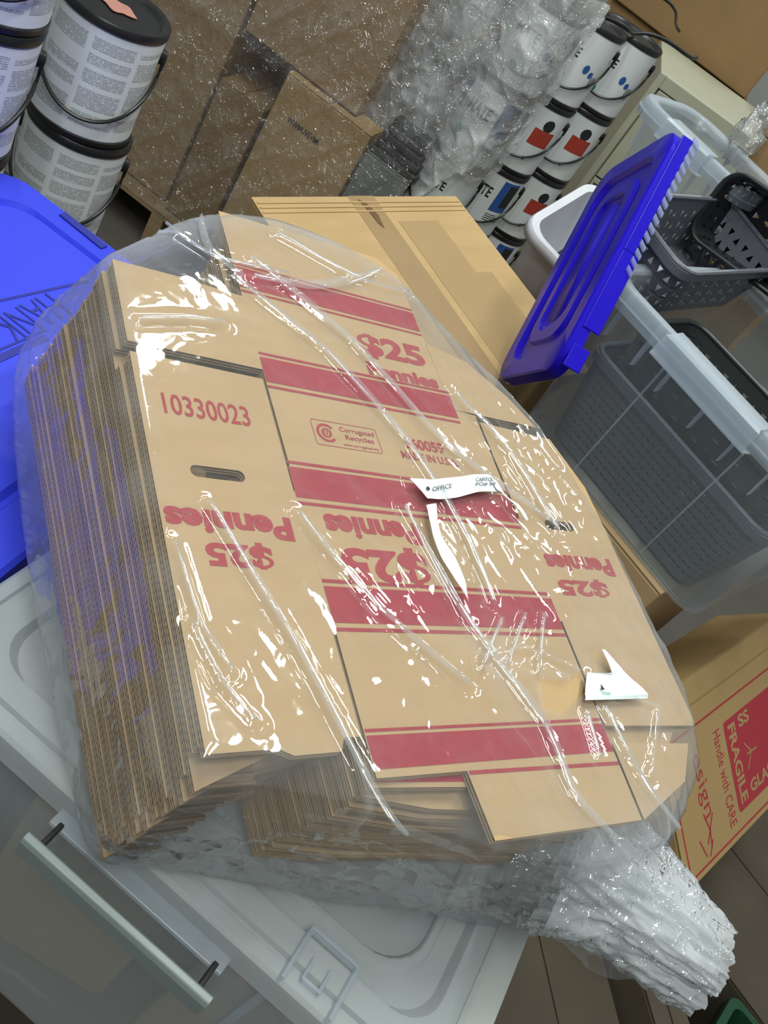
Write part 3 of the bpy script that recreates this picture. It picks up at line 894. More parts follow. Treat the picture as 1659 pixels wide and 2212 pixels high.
# never dips below the top sheet
inside = top & (flat[:, 2] < 0.0015) & (UVW.reshape(-1, 3)[:, 2] > 0.0)
flat[inside, 2] = 0.0015
def inpoly(p, poly):
    c = False; n = len(poly)
    for i in range(n):
        a, b = poly[i], poly[(i+1) % n]
        if (a[1] > p[1]) != (b[1] > p[1]) and p[0] < (b[0]-a[0])*(p[1]-a[1])/(b[1]-a[1])+a[0]: c = not c
    return c
HOLE = [(0.343, 0.052), (0.375, 0.046), (0.403, 0.059), (0.396, 0.035), (0.372, 0.024), (0.356, 0.014), (0.336, 0.022)]
def keep(i, j):
    p = flat[i*NB+j]
    if i < 34: return True
    if 0.33 < p[0] < 0.41 and 0 < p[1] < 0.07 and inpoly((p[0], p[1]), HOLE): return False
    return True
U0, V0 = UVW.reshape(-1, 3)[:, 0], UVW.reshape(-1, 3)[:, 1]
nb1 = np.array([noise.noise((a*9, b*9, 4.4)) for a, b in zip(U0, V0)]); nb2 = np.array([noise.noise((a*30, b*30, 8.4)) for a, b in zip(U0, V0)])
def blob(u, v, r): return np.exp(-(((U0-u)**2+(V0-v)**2)/r**2))
sring = np.repeat(np.array([1.0]*36+list(np.linspace(1, 0, 150)[1:]))[:nr], NB)
milk = 0.02 + 0.16*blob(0.43, -0.11, 0.05) + 0.05*blob(0.30, -0.09, 0.08)*(0.7+nb1)
milk += np.where(top, 0.16*np.clip((sring-0.86)/0.14, 0, 1)*np.clip((V0-0.30)/0.25, 0, 1)*(0.8+1.2*nb1), 0)
milk += np.where(top, 0.10*np.clip((sring-0.90)/0.10, 0, 1)*(0.6+nb2), 0)
milk += np.where(~top, 0.04+0.12*np.clip(V0-0.5, 0, 0.1)/0.1, 0)
milk += np.clip(ridge, 0, 0.006)/0.006*0.16*top
milk += 0.13*blob(0.29, 0.075, 0.035)*np.clip(0.5+2*nb2, 0, 1) + 0.10*blob(0.44, 0.04, 0.07)*np.clip(0.4+1.6*nb2, 0, 1)+0.06*np.clip(nb1*1.5, 0, 1)*np.clip((U0-0.2)*4, 0, 1)
milk = np.clip(milk, 0, 0.6)
def set_milk(o, vals):
    a_ = o.data.attributes.new('milk', 'FLOAT', 'POINT'); a_.data.foreach_set('value', np.asarray(vals, dtype=np.float32))
bag = thing('plastic_bag', STACK, 'large crinkled clear plastic bag around the stack of flattened penny boxes', 'plastic bag')
mb = MB(); mb.add([tuple(p) for p in flat], bag_mesh(flat, keep))
set_milk(mb.build('film', [M['film']], bag, smooth='all'), milk)
# pleats: folded double film standing up along the long creases
def cat(pts, n):
    pts = [Vector((*p, 0)) for p in pts]; out = []
    for k in range(len(pts)-1):
        p0, p1, p2, p3 = pts[max(k-1, 0)], pts[k], pts[k+1], pts[min(k+2, len(pts)-1)]
        for i in range(n):
            t = i/n
            out.append(0.5*((2*p1)+(p2-p0)*t+(2*p0-5*p1+4*p2-p3)*t*t+(3*p1-p0-3*p2+p3)*t**3))
    out.append(pts[-1]); return out
for fi, pl in enumerate(FOLDS):
    if fi in (12, 14): continue
    c = cat(pl, 14); n_ = len(c); wid = (0.009, 0.010, 0.007, 0.010, 0.010, 0.005, 0.013, 0.006, 0.008)[fi] if fi < 9 else 0.004
    P = []
    for i, p in enumerate(c):
        t = i/(n_-1); d = (c[min(i+1, n_-1)]-c[max(i-1, 0)]).normalized(); s = Vector((-d.y, d.x, 0))
        w_ = wid*(0.25+0.75*min(1, 5*t, 5*(1-t)))*(1+0.35*noise.noise((p.x*25, p.y*25, fi)))
        zz = 0.0125+0.0015*noise.noise((p.x*14, p.y*14, fi+3))
        off = 0.0012*noise.noise((p.x*40, p.y*40, fi+9))
        P.append([p+s*(off-w_/2)+Vector((0, 0, zz-0.003)), p+s*off+Vector((0, 0, zz+0.0008)), p+s*(off+w_/2)+Vector((0, 0, zz-0.0032))])
    mb = MB(); mb.grid(P); mb.build('pleat', [M['pleat']], bag, smooth='all')

# gathered tail of the bag, twisted and flared, hanging over the near right corner
ST_INV = STACK.inverted()
def tail(base, end, r0, r1, r2, seed, n=150, mlen=46, pleat=0.20, rag=0.10):
    base, end = Vector(base), Vector(end)
    ax = (end-base); Ln = ax.length; ax.normalize()
    a = ax.cross(Vector((0, 0, 1))).normalized(); b = ax.cross(a)
    P = []
    for i in range(mlen):
        s = i/(mlen-1)
        rr = r0+(r1-r0)*min(1, s/0.45)**0.8 if s < 0.45 else r1+(r2-r1)*((s-0.45)/0.55)**1.3
        row = []
        for j in range(n):
            g = 2*math.pi*j/n
            cs_, sn_ = math.cos(g), math.sin(g)
            q = noise.noise((cs_*2.6+seed, sn_*2.6, s*1.2)); q2 = noise.noise((cs_*7+seed, sn_*7, s*3.0)); q3 = noise.noise((cs_*18, sn_*18+seed, s*9))
            rad = rr*(1+pleat*1.5*(1-abs(q2)*2.2)*0.6+0.30*q+0.10*q3)
            le = Ln*s*(1+rag*noise.noise((cs_*3.3, sn_*3.3+seed, 9))*s)
            droop = -0.012*s*s
            row.append(base+ax*le+a*(rad*cs_)+b*(rad*sn_*0.8)+Vector((0, 0, droop)))
        P.append(row)
    return P
mb = MB(); mk_ = []
for (r0, r1, r2, sd) in ((0.078, 0.056, 0.042, 1.0), (0.064, 0.046, 0.034, 4.0), (0.046, 0.032, 0.025, 8.0), (0.026, 0.018, 0.014, 5.0)):
    P = tail((0.372, -0.075, -0.080), (0.515, -0.200, -0.070), r0, r1, r2, sd, pleat=0.13, rag=0.06)
    mb.grid(P, wrap=True)
    for i, row in enumerate(P):
        s = i/(len(P)-1)
        mk_ += [max(0, 0.01+0.50*min(1, max(0, s-0.10)/0.55)**0.9+0.14*min(1, s*3)*noise.noise((s*6, j*0.15, sd))) for j in range(len(row))]
set_milk(mb.build('gathered_tail', [M['tailfilm']], bag, smooth='all'), mk_)
# loose corner of film hanging below the tail
mb = MB()
topc = [at(1090, 1965, 0.76), at(1180, 1940, 0.775), at(1290, 1945, 0.78), at(1390, 1990, 0.77), at(1440, 2010, 0.765)]
botc = [at(1120, 1995, 0.745), at(1200, 2035, 0.735), at(1310, 2118, 0.70), at(1385, 2115, 0.69), at(1425, 2100, 0.69)]
P = []
for i in range(21):
    t = i/20; row = []
    for j in range(41):
        s = j/40*4; k = min(3, int(s)); f_ = s-k
        a_ = topc[k].lerp(topc[k+1], f_); b_ = botc[k].lerp(botc[k+1], f_)
        p = a_.lerp(b_, t)
        p = p+Vector((0, 0, 1))*(0.007*noise.noise((s*2.2, t*2, 5))+0.004*(1-abs(noise.noise((s*3, t*1.5, 2))))**4)
        row.append(ST_INV @ p)
    P.append(row)
mb.grid(P); set_milk(mb.build('loose_corner', [M['film']], bag, smooth='all'), [0.10]*(21*41))

# ------------------------------------------------------------------ torn paper labels on the bag
def ribbon(mb, left, right, z, n=28, mi=0, lift=0.0):
    def cr(pl, t):
        m_ = len(pl)-1; x = t*m_; k = min(m_-1, int(x)); f_ = x-k
        return (pl[k][0]+(pl[k+1][0]-pl[k][0])*f_, pl[k][1]+(pl[k+1][1]-pl[k][1])*f_)
    P = []
    for i in range(n+1):
        t = i/n; a, b = cr(left, t), cr(right, t)
        P.append([(a[0]+(b[0]-a[0])*s, a[1]+(b[1]-a[1])*s, z+lift*math.sin(math.pi*t)+0.0015*math.sin(9*t+2*s)) for s in (0, 0.33, 0.66, 1)])
    mb.grid(P, mi)
lab = thing('torn_label', STACK @ Matrix.Translation((0.34, 0.26, 0.012)), 'torn white shipping label strip curling on the bag over the middle stripe', 'label')
mb = MB(); mb.T = Matrix.Translation((-0.34, -0.26, -0.012))
def pix(*pp): 
    out = []
    for (x, y) in pp:
        d = ray(x, y); o = SO+SN*0.012; t = (o-CAM).dot(SN)/d.dot(SN); q = ST_INV @ (CAM+d*t); out.append((q.x, q.y))
    return out
ribbon(mb, pix((885, 1033), (930, 1038), (980, 1030), (1025, 1023), (1055, 1026), (1070, 1040)), pix((922, 1078), (950, 1077), (990, 1073), (1030, 1064), (1060, 1062), (1080, 1060)), 0.012)
ribbon(mb, pix((1050, 1030), (1070, 1040), (1095, 1070), (1118, 1090), (1140, 1122)), pix((1072, 1060), (1085, 1062), (1105, 1085), (1122, 1105), (1140, 1124)), 0.0125)
ribbon(mb, pix((920, 1092), (924, 1120), (935, 1155), (955, 1205), (985, 1260), (1010, 1297)), pix((940, 1090), (945, 1120), (955, 1160), (980, 1205), (1005, 1260), (1013, 1298)), 0.0125)
q = pix((930, 1066), (972, 1058), (930, 1053))
put_text(mb, 'OFFICE', q[0], (q[1][0]-q[0][0], q[1][1]-q[0][1]), ((q[2][0]-q[0][0])*0.75, (q[2][1]-q[0][1])*0.75), 0.0155, 1, 0.0)
q = pix((1024, 1044), (1062, 1043), (1024, 1036)); put_text(mb, 'CAPITOL', q[0], (q[1][0]-q[0][0], q[1][1]-q[0][1]), (q[2][0]-q[0][0], q[2][1]-q[0][1]), 0.0155, 1, 0.0)
q = pix((1024, 1054), (1066, 1052), (1024, 1047)); put_text(mb, 'PO# 50', q[0], (q[1][0]-q[0][0], q[1][1]-q[0][1]), (q[2][0]-q[0][0], q[2][1]-q[0][1]), 0.0155, 1, 0.0)
q = pix((921, 1059)); mb.poly([(q[0][0]+0.0022*math.cos(R(a)), q[0][1]+0.0022*math.sin(R(a))) for a in range(0, 360, 20)], (), 0.0155, None, 1)
mb.build('paper', [M['paper'], M['black_ink']], lab, smooth=False, solid=0.0003)
lab2 = thing('torn_label', STACK @ Matrix.Translation((0.43, 0.05, 0.012)), 'torn white paper scrap with green print near the hole in the bag', 'label')
mb = MB(); mb.T = Matrix.Translation((-0.43, -0.05, -0.012))
ribbon(mb, pix((1302, 1402), (1322, 1455), (1272, 1450), (1264, 1500), (1264, 1512)), pix((1306, 1404), (1345, 1440), (1370, 1470), (1400, 1500), (1403, 1506)), 0.011)
q = pix((1296, 1502), (1316, 1503), (1296, 1496)); put_text(mb, 'TREE', q[0], (q[1][0]-q[0][0], q[1][1]-q[0][1]), (q[2][0]-q[0][0], q[2][1]-q[0][1]), 0.0145, 1, 0.0)
q = pix((1294, 1480), (1303, 1492), (1296, 1492)); mb.poly(q, (), 0.0145, None, 2)
mb.build('paper', [M['paper'], M['green_ink'], M['black_ink']], lab2, solid=0.0003)

# ------------------------------------------------------------------ clear latching tote under the bundle
ZL = 0.722
def ringpts(x0, y0, x1, y1, inset, r, z, n=6):
    return [Vector((x, y, z)) for x, y in rrect(x0+inset, y0+inset, x1-inset, y1-inset, max(r, 0.004), n)]
ct = thing('storage_tote', yawframe((0.06, 0.66, 0.0), -4.0), 'clear latching storage tote under the bagged boxes, grey handle facing the camera', 'storage tote')
LX0, LX1, LY0, LY1 = -0.300, 0.312, -0.222, 0.205
mb = MB()
mb.grid([ringpts(LX0, LY0, LX1, LY1, i_, r_, z_) for i_, r_, z_ in ((0.040, 0.03, 0.24), (0.030, 0.035, 0.25), (0.016, 0.04, 0.55), (0.010, 0.04, ZL-0.034))], wrap=True)
b_ = ringpts(LX0, LY0, LX1, LY1, 0.040, 0.03, 0.24); mb.add(b_, [tuple(range(len(b_)))[::-1]])
mb.build('body', [M['clear_body']], ct, smooth=True, solid=0.002)
mb = MB()
spec = [(0.004, 0.03, -0.036), (0.0, 0.03, -0.034), (0.0, 0.03, -0.004), (0.004, 0.03, 0.0), (0.016, 0.03, 0.0), (0.018, 0.03, -0.005), (0.022, 0.03, -0.005), (0.024, 0.03, 0.001), (0.050, 0.04, 0.001), (0.056, 0.045, -0.011), (0.075, 0.05, -0.011), (0.078, 0.05, -0.007), (0.084, 0.05, -0.007), (0.087, 0.05, -0.011)]
mb.grid([ringpts(LX0, LY0, LX1, LY1, i_, r_, ZL+z_) for i_, r_, z_ in spec], wrap=True)
c_ = ringpts(LX0, LY0, LX1, LY1, 0.087, 0.05, ZL-0.011); mb.add(c_, [tuple(range(len(c_)))])
mb.build('lid', [M['clear_lid']], ct, smooth=True, solid=0.0022)
mb = MB(); mb.box((LX1-0.0005, LY0+0.03, ZL-0.05), (LX1+0.004, LY1-0.03, ZL-0.003)); mb.box((LX1-0.030, LY0+0.03, ZL+0.001), (LX1+0.002, LY1-0.03, ZL+0.004))
mb.build('side_skirt', [M['clear_white']], ct, bevel=0.0015)
# grey latch handle on the near side
hx0, hx1 = LX0+0.190, LX0+0.392
lt = MB()
prof = [(-0.046, -0.038), (-0.049, -0.032), (-0.049, -0.014), (-0.047, -0.009), (-0.041, -0.007), (-0.039, -0.010), (-0.039, -0.036)]
P = [[(x, LY0+y, ZL+z-0.004) for y, z in prof] for x in (hx0, hx0+0.001, hx1-0.001, hx1)]
lt.grid(P, wrap=True); lt.add([P[0][k] for k in range(7)], [tuple(range(7))]); lt.add([P[-1][k] for k in range(7)], [tuple(range(7))[::-1]])
lh = lt.build('latch_handle', [M['grey_handle']], ct, bevel=0.0012)
for x in (hx0+0.012, hx1-0.016):
    mb = MB(); mb.box((x, LY0-0.040, ZL-0.024), (x+0.005, LY0-0.014, ZL-0.016)); mb.build('latch_arm', [M['black']], lh, bevel=0.001)
mb = MB(); mb.box((hx0+0.004, LY0-0.016, ZL-0.030), (hx1-0.004, LY0+0.001, ZL-0.024)); mb.build('latch_hinge', [M['clear_rim']], ct, bevel=0.001)
for x in (LX0+0.425,):
    mb = MB()
    mb.box((x, LY0+0.000, ZL), (x+0.004, LY0+0.055, ZL+0.010)); mb.box((x+0.052, LY0+0.0, ZL), (x+0.056, LY0+0.055, ZL+0.010)); mb.box((x, LY0+0.052, ZL), (x+0.056, LY0+0.056, ZL+0.010))
    mb.box((x+0.016, LY0+0.012, ZL+0.001), (x+0.019, LY0+0.036, ZL+0.007)); mb.box((x+0.034, LY0+0.012, ZL+0.001), (x+0.037, LY0+0.036, ZL+0.007)); mb.box((x+0.016, LY0+0.012, ZL+0.001), (x+0.037, LY0+0.015, ZL+0.007))
    mb.build('hinge_socket', [M['clear_rim']], ct, bevel=0.0008)
for y in (0.16, 0.30):
    mb = MB(); mb.box((LX0-0.001, LY0+y, ZL-0.003), (LX0+0.055, LY0+y+0.004, ZL+0.004)); mb.build('lid_rib', [M['clear_rim']], ct, bevel=0.001)
for x in (0.02, 0.10, 0.43, 0.51):
    mb = MB(); mb.hexa([(LX0+x, LY0+0.030, 0.27), (LX0+x+0.006, LY0+0.030, 0.27), (LX0+x+0.006, LY0+0.034, 0.27), (LX0+x, LY0+0.034, 0.27),
                        (LX0+x-0.004, LY0+0.004, ZL-0.04), (LX0+x+0.004, LY0+0.004, ZL-0.04), (LX0+x+0.004, LY0+0.010, ZL-0.04), (LX0+x-0.004, LY0+0.010, ZL-0.04)])
    mb.build('wall_rib', [M['clear_rim']], ct)
# what the tote holds
cardboard('small_carton', 'brown carton packed inside the clear latching tote near its front wall', yawframe((-0.10, 0.515, 0.245), 6), 0.19, 0.14, 0.30, 'kraft_old', 'x', True, 'box')
cardboard('small_carton', 'flat brown carton packed inside the clear latching tote on the right', yawframe((0.14, 0.53, 0.245), -6), 0.16, 0.22, 0.26, 'kraft', 'y', True, 'box')
t_ = thing('reflection_filler', yawframe((-0.195, 0.52, 0.245), 0), 'added slate blue cloth inside the clear latching tote at its left end', 'filler')  # added blocks whose slate blue imitates the blue lid's reflection in the tote
for k in range(6):
    mb = MB(); mb.box((0, 0, k*0.05), (0.055+0.001*k, 0.26, k*0.05+0.048)); mb.build('filler_slab', [M.setdefault('slate', mat('slate_reflection', (0.10, 0.12, 0.17), 0.9, 0.1, vary=0.2, scale=30))], t_, bevel=0.014, seg=4)
cardboard('lower_carton', 'dark brown carton on the floor carrying the clear latching tote', yawframe((-0.16, 0.53, 0.0), -4), 0.46, 0.28, 0.238, 'shaded_umber', 'x', True, 'box')

# ------------------------------------------------------------------ blue lidded tote on the left
ZB = 0.70
bt = thing('storage_tote', yawframe((-0.50, 0.80, 0.0), 1.5), 'storage tote with a bright blue lid beside the stacked paint cans', 'storage tote')
BX0, BX1, BY0, BY1 = -0.235, 0.236, -0.40, 0.366
mb = MB()
mb.grid([ringpts(BX0, BY0, BX1, BY1, i_, r_, z_) for i_, r_, z_ in ((0.060, 0.03, 0.30), (0.045, 0.035, 0.31), (0.022, 0.04, ZB-0.05))], wrap=True)
b_ = ringpts(BX0, BY0, BX1, BY1, 0.060, 0.03, 0.30); mb.add(b_, [tuple(range(len(b_)))[::-1]])
mb.build('body', [M['clear']], bt, smooth=True, solid=0.002)
mb = MB()
spec = [(0.006, 0.05, -0.052), (0.002, 0.05, -0.050), (0.0, 0.05, -0.006), (0.005, 0.05, 0.0), (0.052, 0.05, 0.004), (0.056, 0.05, -0.004), (0.062, 0.05, -0.004), (0.068, 0.05, 0.006)]
mb.grid([ringpts(BX0, BY0, BX1, BY1, i_, r_, ZB+z_) for i_, r_, z_ in spec], wrap=True)
c_ = ringpts(BX0, BY0, BX1, BY1, 0.068, 0.05, ZB+0.006); mb.add(c_, [tuple(range(len(c_)))])
lidb = mb.build('lid', [M['blue_lid']], bt, smooth=True)
mb = MB()
inv = bt.matrix_world.inverted()
def strip3(p, q, wd, z0, z1):
    a, b = inv @ at(*p, ZB+z1), inv @ at(*q, ZB+z1)
    d = (b-a); d.z = 0; d.normalize(); s = Vector((-d.y, d.x, 0))*wd/2
    mb.hexa([a-s+Vector((0, 0, z0-z1)), a+s+Vector((0, 0, z0-z1)), b+s+Vector((0, 0, z0-z1)), b-s+Vector((0, 0, z0-z1)), a-s, a+s, b+s, b-s])
strip3((-60, 662), (190, 607), 0.004, 0.004, 0.0068)
strip3((-60, 800), (100, 728), 0.010, 0.004, 0.0072)
strip3((-60, 780), (100, 712), 0.003, 0.004, 0.0070)
mb.build('moulded_groove', [M['blue_groove']], lidb)
mb = MB()
a = inv @ at(128, 655, ZB+0.007); b = inv @ at(2, 716, ZB+0.007)
xa = (b-a); up_ = Vector((-xa.y, xa.x, 0)).normalized()*0.044
put_text(mb, 'HANK', (a.x-up_.x*0.5, a.y-up_.y*0.5), (xa.x, xa.y), (up_.x, up_.y), ZB+0.0072, 0, -0.012)
mb.build('embossed_lettering', [M['blue_groove']], lidb)
mb = MB()
p, q = inv @ at(135, 462, ZB+0.003), inv @ at(225, 535, ZB+0.003)
d = (q-p).normalized(); s = Vector((-d.y, d.x, 0))*0.007
up3 = Vector((0, 0, 0.0015)); dn3 = Vector((0, 0, -0.004))
mb.hexa([p-s+dn3, p+s+dn3, q+s+dn3, q-s+dn3, p-s+up3, p+s+up3, q+s+up3, q-s+up3][:8])
mb.build('latch_slot', [M['blue_groove']], lidb)
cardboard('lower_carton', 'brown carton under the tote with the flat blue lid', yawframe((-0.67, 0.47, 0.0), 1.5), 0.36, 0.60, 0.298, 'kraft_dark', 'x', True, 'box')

# ------------------------------------------------------------------ paint cans at the upper left
bx, by = -0.786, 1.384
ORD = ['topmost', 'second', 'third', 'fourth', 'lowest']
pallet('wooden pallet under the two left columns of paint cans', yawframe((-1.10, 1.02, 0.0), 0), 0.415, 0.50)
for k in range(4):
    z = 0.12+0.197*(3-k)
    lab_ = ['black-lidded paint can with reddish smear on top of the stack left of the wrapped boxes', 'paint can second from the top below the black-lidded one at left', 'paint can third down the column, behind the flat blue lid',
            'lowest paint can of the column behind the flat blue lid'][k]
    can('print', bx+(0.004 if k % 2 else -0.002), by+(0.003 if k == 1 else 0), z, 29.5, lab_, 'small-print paint cans at the left')
for k in range(5):
    z = 0.12+0.197*(4-k)
    lab_ = ['paint can cut off by the top left corner of the photo', 'paint can at the left photo edge, second down, with hanging black bail', 'paint can at the left photo edge just above the flat blue lid',
            'fourth paint can down at the left edge, mostly behind the blue lid', 'lowest paint can of the column at the left photo edge'][k]
    can('print', -0.820, 1.128, z, 36, lab_, 'small-print paint cans at the left')
mb = MB(); mb.T = Matrix.Translation((bx-0.002, by, 0.12+0.197*3+0.1888))
mb.poly([(0.030*math.cos(R(a))*(1+0.25*math.sin(3*R(a))), 0.020*math.sin(R(a))*(1+0.2*math.cos(5*R(a)))) for a in range(0, 360, 12)], (), 0.0, 0.0008)
M['smear'] = mat('dried_paint', (0.45, 0.20, 0.15), 0.5, vary=0.3, scale=90)
tag(mb.build('dried_paint', [M['smear']], None), 'dried reddish paint on the black can lid at the upper left', 'paint')

# ------------------------------------------------------------------ paint cans behind, right of the wrapped boxes
A0 = Vector((-0.40, 2.42, 0))
pallet('wooden pallet under the tall wrapped columns of paint cans', yawframe((-0.665, 2.195, 0.0), 0), 0.50, 0.78)
cols = [('plastic-wrapped front left column', A0-E_*0.180, ['teal', 'teal', 'red', 'teal', 'red'], 22), ('wrapped corner column', A0, ['blue', 'teal', 'blue', 'red', 'teal'], 8),
        ('second column of the can row running back', A0+D*0.180, ['blue', 'red', 'teal', 'red', 'teal'], 4), ('last column of the can row, beside the putty cabinet', A0+D*0.360, ['blue', 'red', 'red', 'teal', 'red'], 0),
        ][:4]
for nm, c, kinds, yw in cols:
    for k in range(5):
        can(kinds[k], c.x, c.y, 0.12+0.197*(4-k), yw+(0 if k % 2 else 6), ('%s paint can from the top, %s' % (ORD[k], nm)) if 0 < k < 4 else ('%s white paint can, %s' % (ORD[k], nm)), 'wrapped white paint cans at the back')

# ------------------------------------------------------------------ wrapped boxes on the pallet
pallet('wooden pallet under the film-wrapped brown boxes', yawframe((-1.30, 2.28, 0.0), 0), 0.625, 0.62)
cardboard('carton', 'large brown carton at the top of the film-wrapped load', yawframe((-0.995, 2.33, 0.645), 0), 0.345, 0.45, 0.62, 'kraft_mid', 'y', True)
cardboard('carton', 'brown carton with black stamped line, under the large wrapped carton', yawframe((-0.84, 2.305, 0.12), 0), 0.255, 0.09, 0.52, 'kraft_old', 'y', False)
cardboard('carton', 'darker brown carton at the left of the film-wrapped load', yawframe((-1.28, 2.335, 0.12), 0), 0.27, 0.45, 0.96, 'kraft_mid', 'y', False)
cardboard('carton', 'small brown carton low in the film-wrapped load, left of the stamped one', yawframe((-0.99, 2.31, 0.12), 0), 0.135, 0.40, 0.40, 'kraft_dark', 'y', False)
M['grey_card'] = mat('grey_board', (0.22, 0.235, 0.215), 0.7, 0.3, vary=0.06)
cardboard('carton', 'grey carton right of the stamped carton behind film', yawframe((-0.575, 2.296, 0.12), 0), 0.125, 0.045, 0.49, 'grey_card', 'y', False, flapgap=0.003)
mb = MB(); vs, fs = text2d('WWMUVEVIM', 0.03)
mb.add([(-0.79+0.095*a, 2.3040, 0.535+0.016*b) for a, b in vs], fs); mb.build('stamp', [M['black_ink']], None)
st = bpy.data.objects['stamp']; root_c = [o for o in bpy.data.objects if o.get('label', '').startswith('brown carton with black stamped')][0]
bpy.context.view_layer.update()
st.parent = root_c; st.matrix_parent_inverse = root_c.matrix_world.inverted()
t_ = thing('ribbed_pads', yawframe((-0.572, 2.296, 0.612), 0), 'dark ribbed pads stacked on the grey carton under film', 'pads')
for k in range(5):
    mb = MB(); mb.box((0.004*k, 0, 0.022*k), (0.135-0.006*k, 0.040, 0.022*k+0.017)); mb.build('pad', [M.setdefault('dark_grey', mat('dark_grey_foam', (0.045, 0.045, 0.05), 0.6, vary=0.2, scale=40))], t_, bevel=0.004)

# stretch film over the boxes: wrinkled sheet hanging in front of the load
def film_sheet(nx, nz, fn, mkey, name, label, cat='stretch film', keepf=None):
    P = [[fn(i/nx, j/nz) for j in range(nz+1)] for i in range(nx+1)]
    mb = MB(); vs = [p for row in P for p in row]; fs = []
    for i in range(nx):
        for j in range(nz):
            if keepf and not keepf(i/nx, j/nz): continue
            a = i*(nz+1)+j; fs.append((a, a+nz+1, a+nz+2, a+1))
    mb.add(vs, fs)
    return tag(mb.build(name, [M[mkey]], None, smooth='all'), label, cat)
def fn1(s, t):
    x = -1.36+0.92*s; z = 0.125+1.18*t
    y = 2.280
    # gathered folds run up to the right
    a = (x*0.55+z*0.83); b = (x*0.83-z*0.55)
    y -= 0.012*(1-abs(noise.noise((a*2.2, b*16, 1.0))))**4 + 0.005*noise.noise((x*9, z*9, 3)) + 0.003*(1-abs(noise.noise((x*26, z*26, 5))))**4
    y -= 0.012*math.exp(-((z-0.64-0.22*max(0, x+0.75))/0.03)**2)
    return (x, y, z)
film_sheet(170, 220, fn1, 'stretch', 'stretch_film', 'clear stretch film wrapped round the brown cartons at the top')
ccs = [c for _, c, _, _ in cols]
def fn2(s, t):
    x = -0.665+0.385*s; z = 0.36+0.80*t
    y = 9
    for c in ccs[:3]:
        dx = x-c.x
        if abs(dx) < 0.092: y = min(y, c.y-math.sqrt(0.092**2-dx*dx))
    # the film bridges the gaps between the cans
    line = A0.y-0.092-(x-A0.x)*0.30
    if x > A0.x+0.05: line = A0.y-0.075+(x-A0.x-0.05)*1.1
    y = min(y, line+0.05)*0.45+line*0.55 if y > line else y
    y -= 0.012+0.008*noise.noise((x*9, z*9, 2))+0.006*(1-abs(noise.noise((x*20, z*20, 8))))**5+0.002*noise.noise((x*40, z*40, 4))
    return (x, y, z)
def keep2(s, t):
    x = s; lim = 0.46-0.40*(1-s)+0.10*noise.noise((s*7, 0, 3)) if s > 0.35 else 0.14+0.05*noise.noise((s*9, 1, 1))
    return t > lim and s < 0.965+0.035*noise.noise((0, t*9, 1))
film_sheet(120, 220, fn2, 'stretch_milky', 'stretch_film', 'milky crumpled stretch film around the upper white paint cans', keepf=keep2)

# ------------------------------------------------------------------ tied carton right behind the bundle
Rc = Vector((-0.312, 2.049, 0.75)); ax1 = Vector((0.834, -0.552, 0)); Lc = Vector((-0.559, 1.639, 0.655))
fy = (Rc-Lc); fr = frame(Lc, ax1, fy)
hb = 0.30
fr.translation = Lc - fr.to_3x3() @ Vector((0, 0, hb))
bb = cardboard('carton', 'big yellowed carton with a taped split seam behind the bagged stack', fr, 0.530, fy.length, hb, 'kraft_old', 'x', True, tapew=0.062)
M['stain'] = mat('old_tape_mark', (0.40, 0.265, 0.125), 0.6, 0.3, vary=0.06, scale=10)
mb = MB(); mb.box((0.08, fy.length*0.60, hb+0.0002), (0.33, fy.length*0.80, hb+0.0007)); mb.box((0.24, fy.length*0.60, hb+0.0002), (0.530, fy.length*0.88, hb+0.0006))
mb.build('tape_mark', [M['stain']], bb)
mb = MB(); mb.poly([(0.012, fy.length*0.5-0.012), (0.05, fy.length*0.5-0.006), (0.085, fy.length*0.5-0.004), (0.10, fy.length*0.5+0.003), (0.06, fy.length*0.5+0.010), (0.02, fy.length*0.5)], (), hb+0.0007, hb+0.0016)
mb.poly([(0.42, fy.length*0.5-0.012), (0.50, fy.length*0.5-0.010), (0.55, fy.length*0.5-0.006), (0.50, fy.length*0.5-0.002), (0.44, fy.length*0.5-0.006)], (), hb+0.0007, hb+0.0012)
mb.build('tear', [M['dark_hole']], bb)
mb = MB()
for y_ in (0.018, 0.032, 0.046): mb.box((y_, 0.004, hb), (y_+0.004, fy.length-0.004, hb+0.0022))
mb.build('crease', [M['kraft_old']], bb, bevel=0.001)
cardboard('lower_carton', 'brown carton hidden below the big yellowed carton', yawframe((-0.50, 1.46, 0.0), -33.5), 0.46, 0.40, 0.33, 'kraft_dark', 'x', True)

# ------------------------------------------------------------------ clear tote with baskets at the right
TQ = Vector((0.493, 1.311, 0.70)); TW, TD, TH = 0.482, 0.46, 0.304
TF = frame(TQ-E_*TW, E_, D)
tote('storage_tote', 'open clear storage tote holding dark baskets, right of the bagged stack', TF, TW, TD, TH, taper=0.016)
def tl(x, y, z): return TF @ Vector((x, y, z))
cardboard('lower_carton', 'brown carton under the open clear tote with baskets', frame(Vector((0.175, 1.472, 0.0)), E_, D), 0.285, 0.36, 0.698, 'kraft', 'x', True)
basket('basket', 'grey plastic basket with slits and hand hole low in the open clear tote', TF @ Matrix.Translation((0.030, 0.040, 0.006)), 0.42, 0.26, 0.17, 'grey_basket', 'slit', 0.0135, grip=(0.15, 0.26, 0.10, 0.145))
basket('basket', 'charcoal basket with triangle holes standing upright in the clear tote', TF @ Matrix.Translation((0.055, 0.062, 0.014)), 0.37, 0.21, 0.235, 'dark_basket', 'tri', 0.024, taper=0.92)
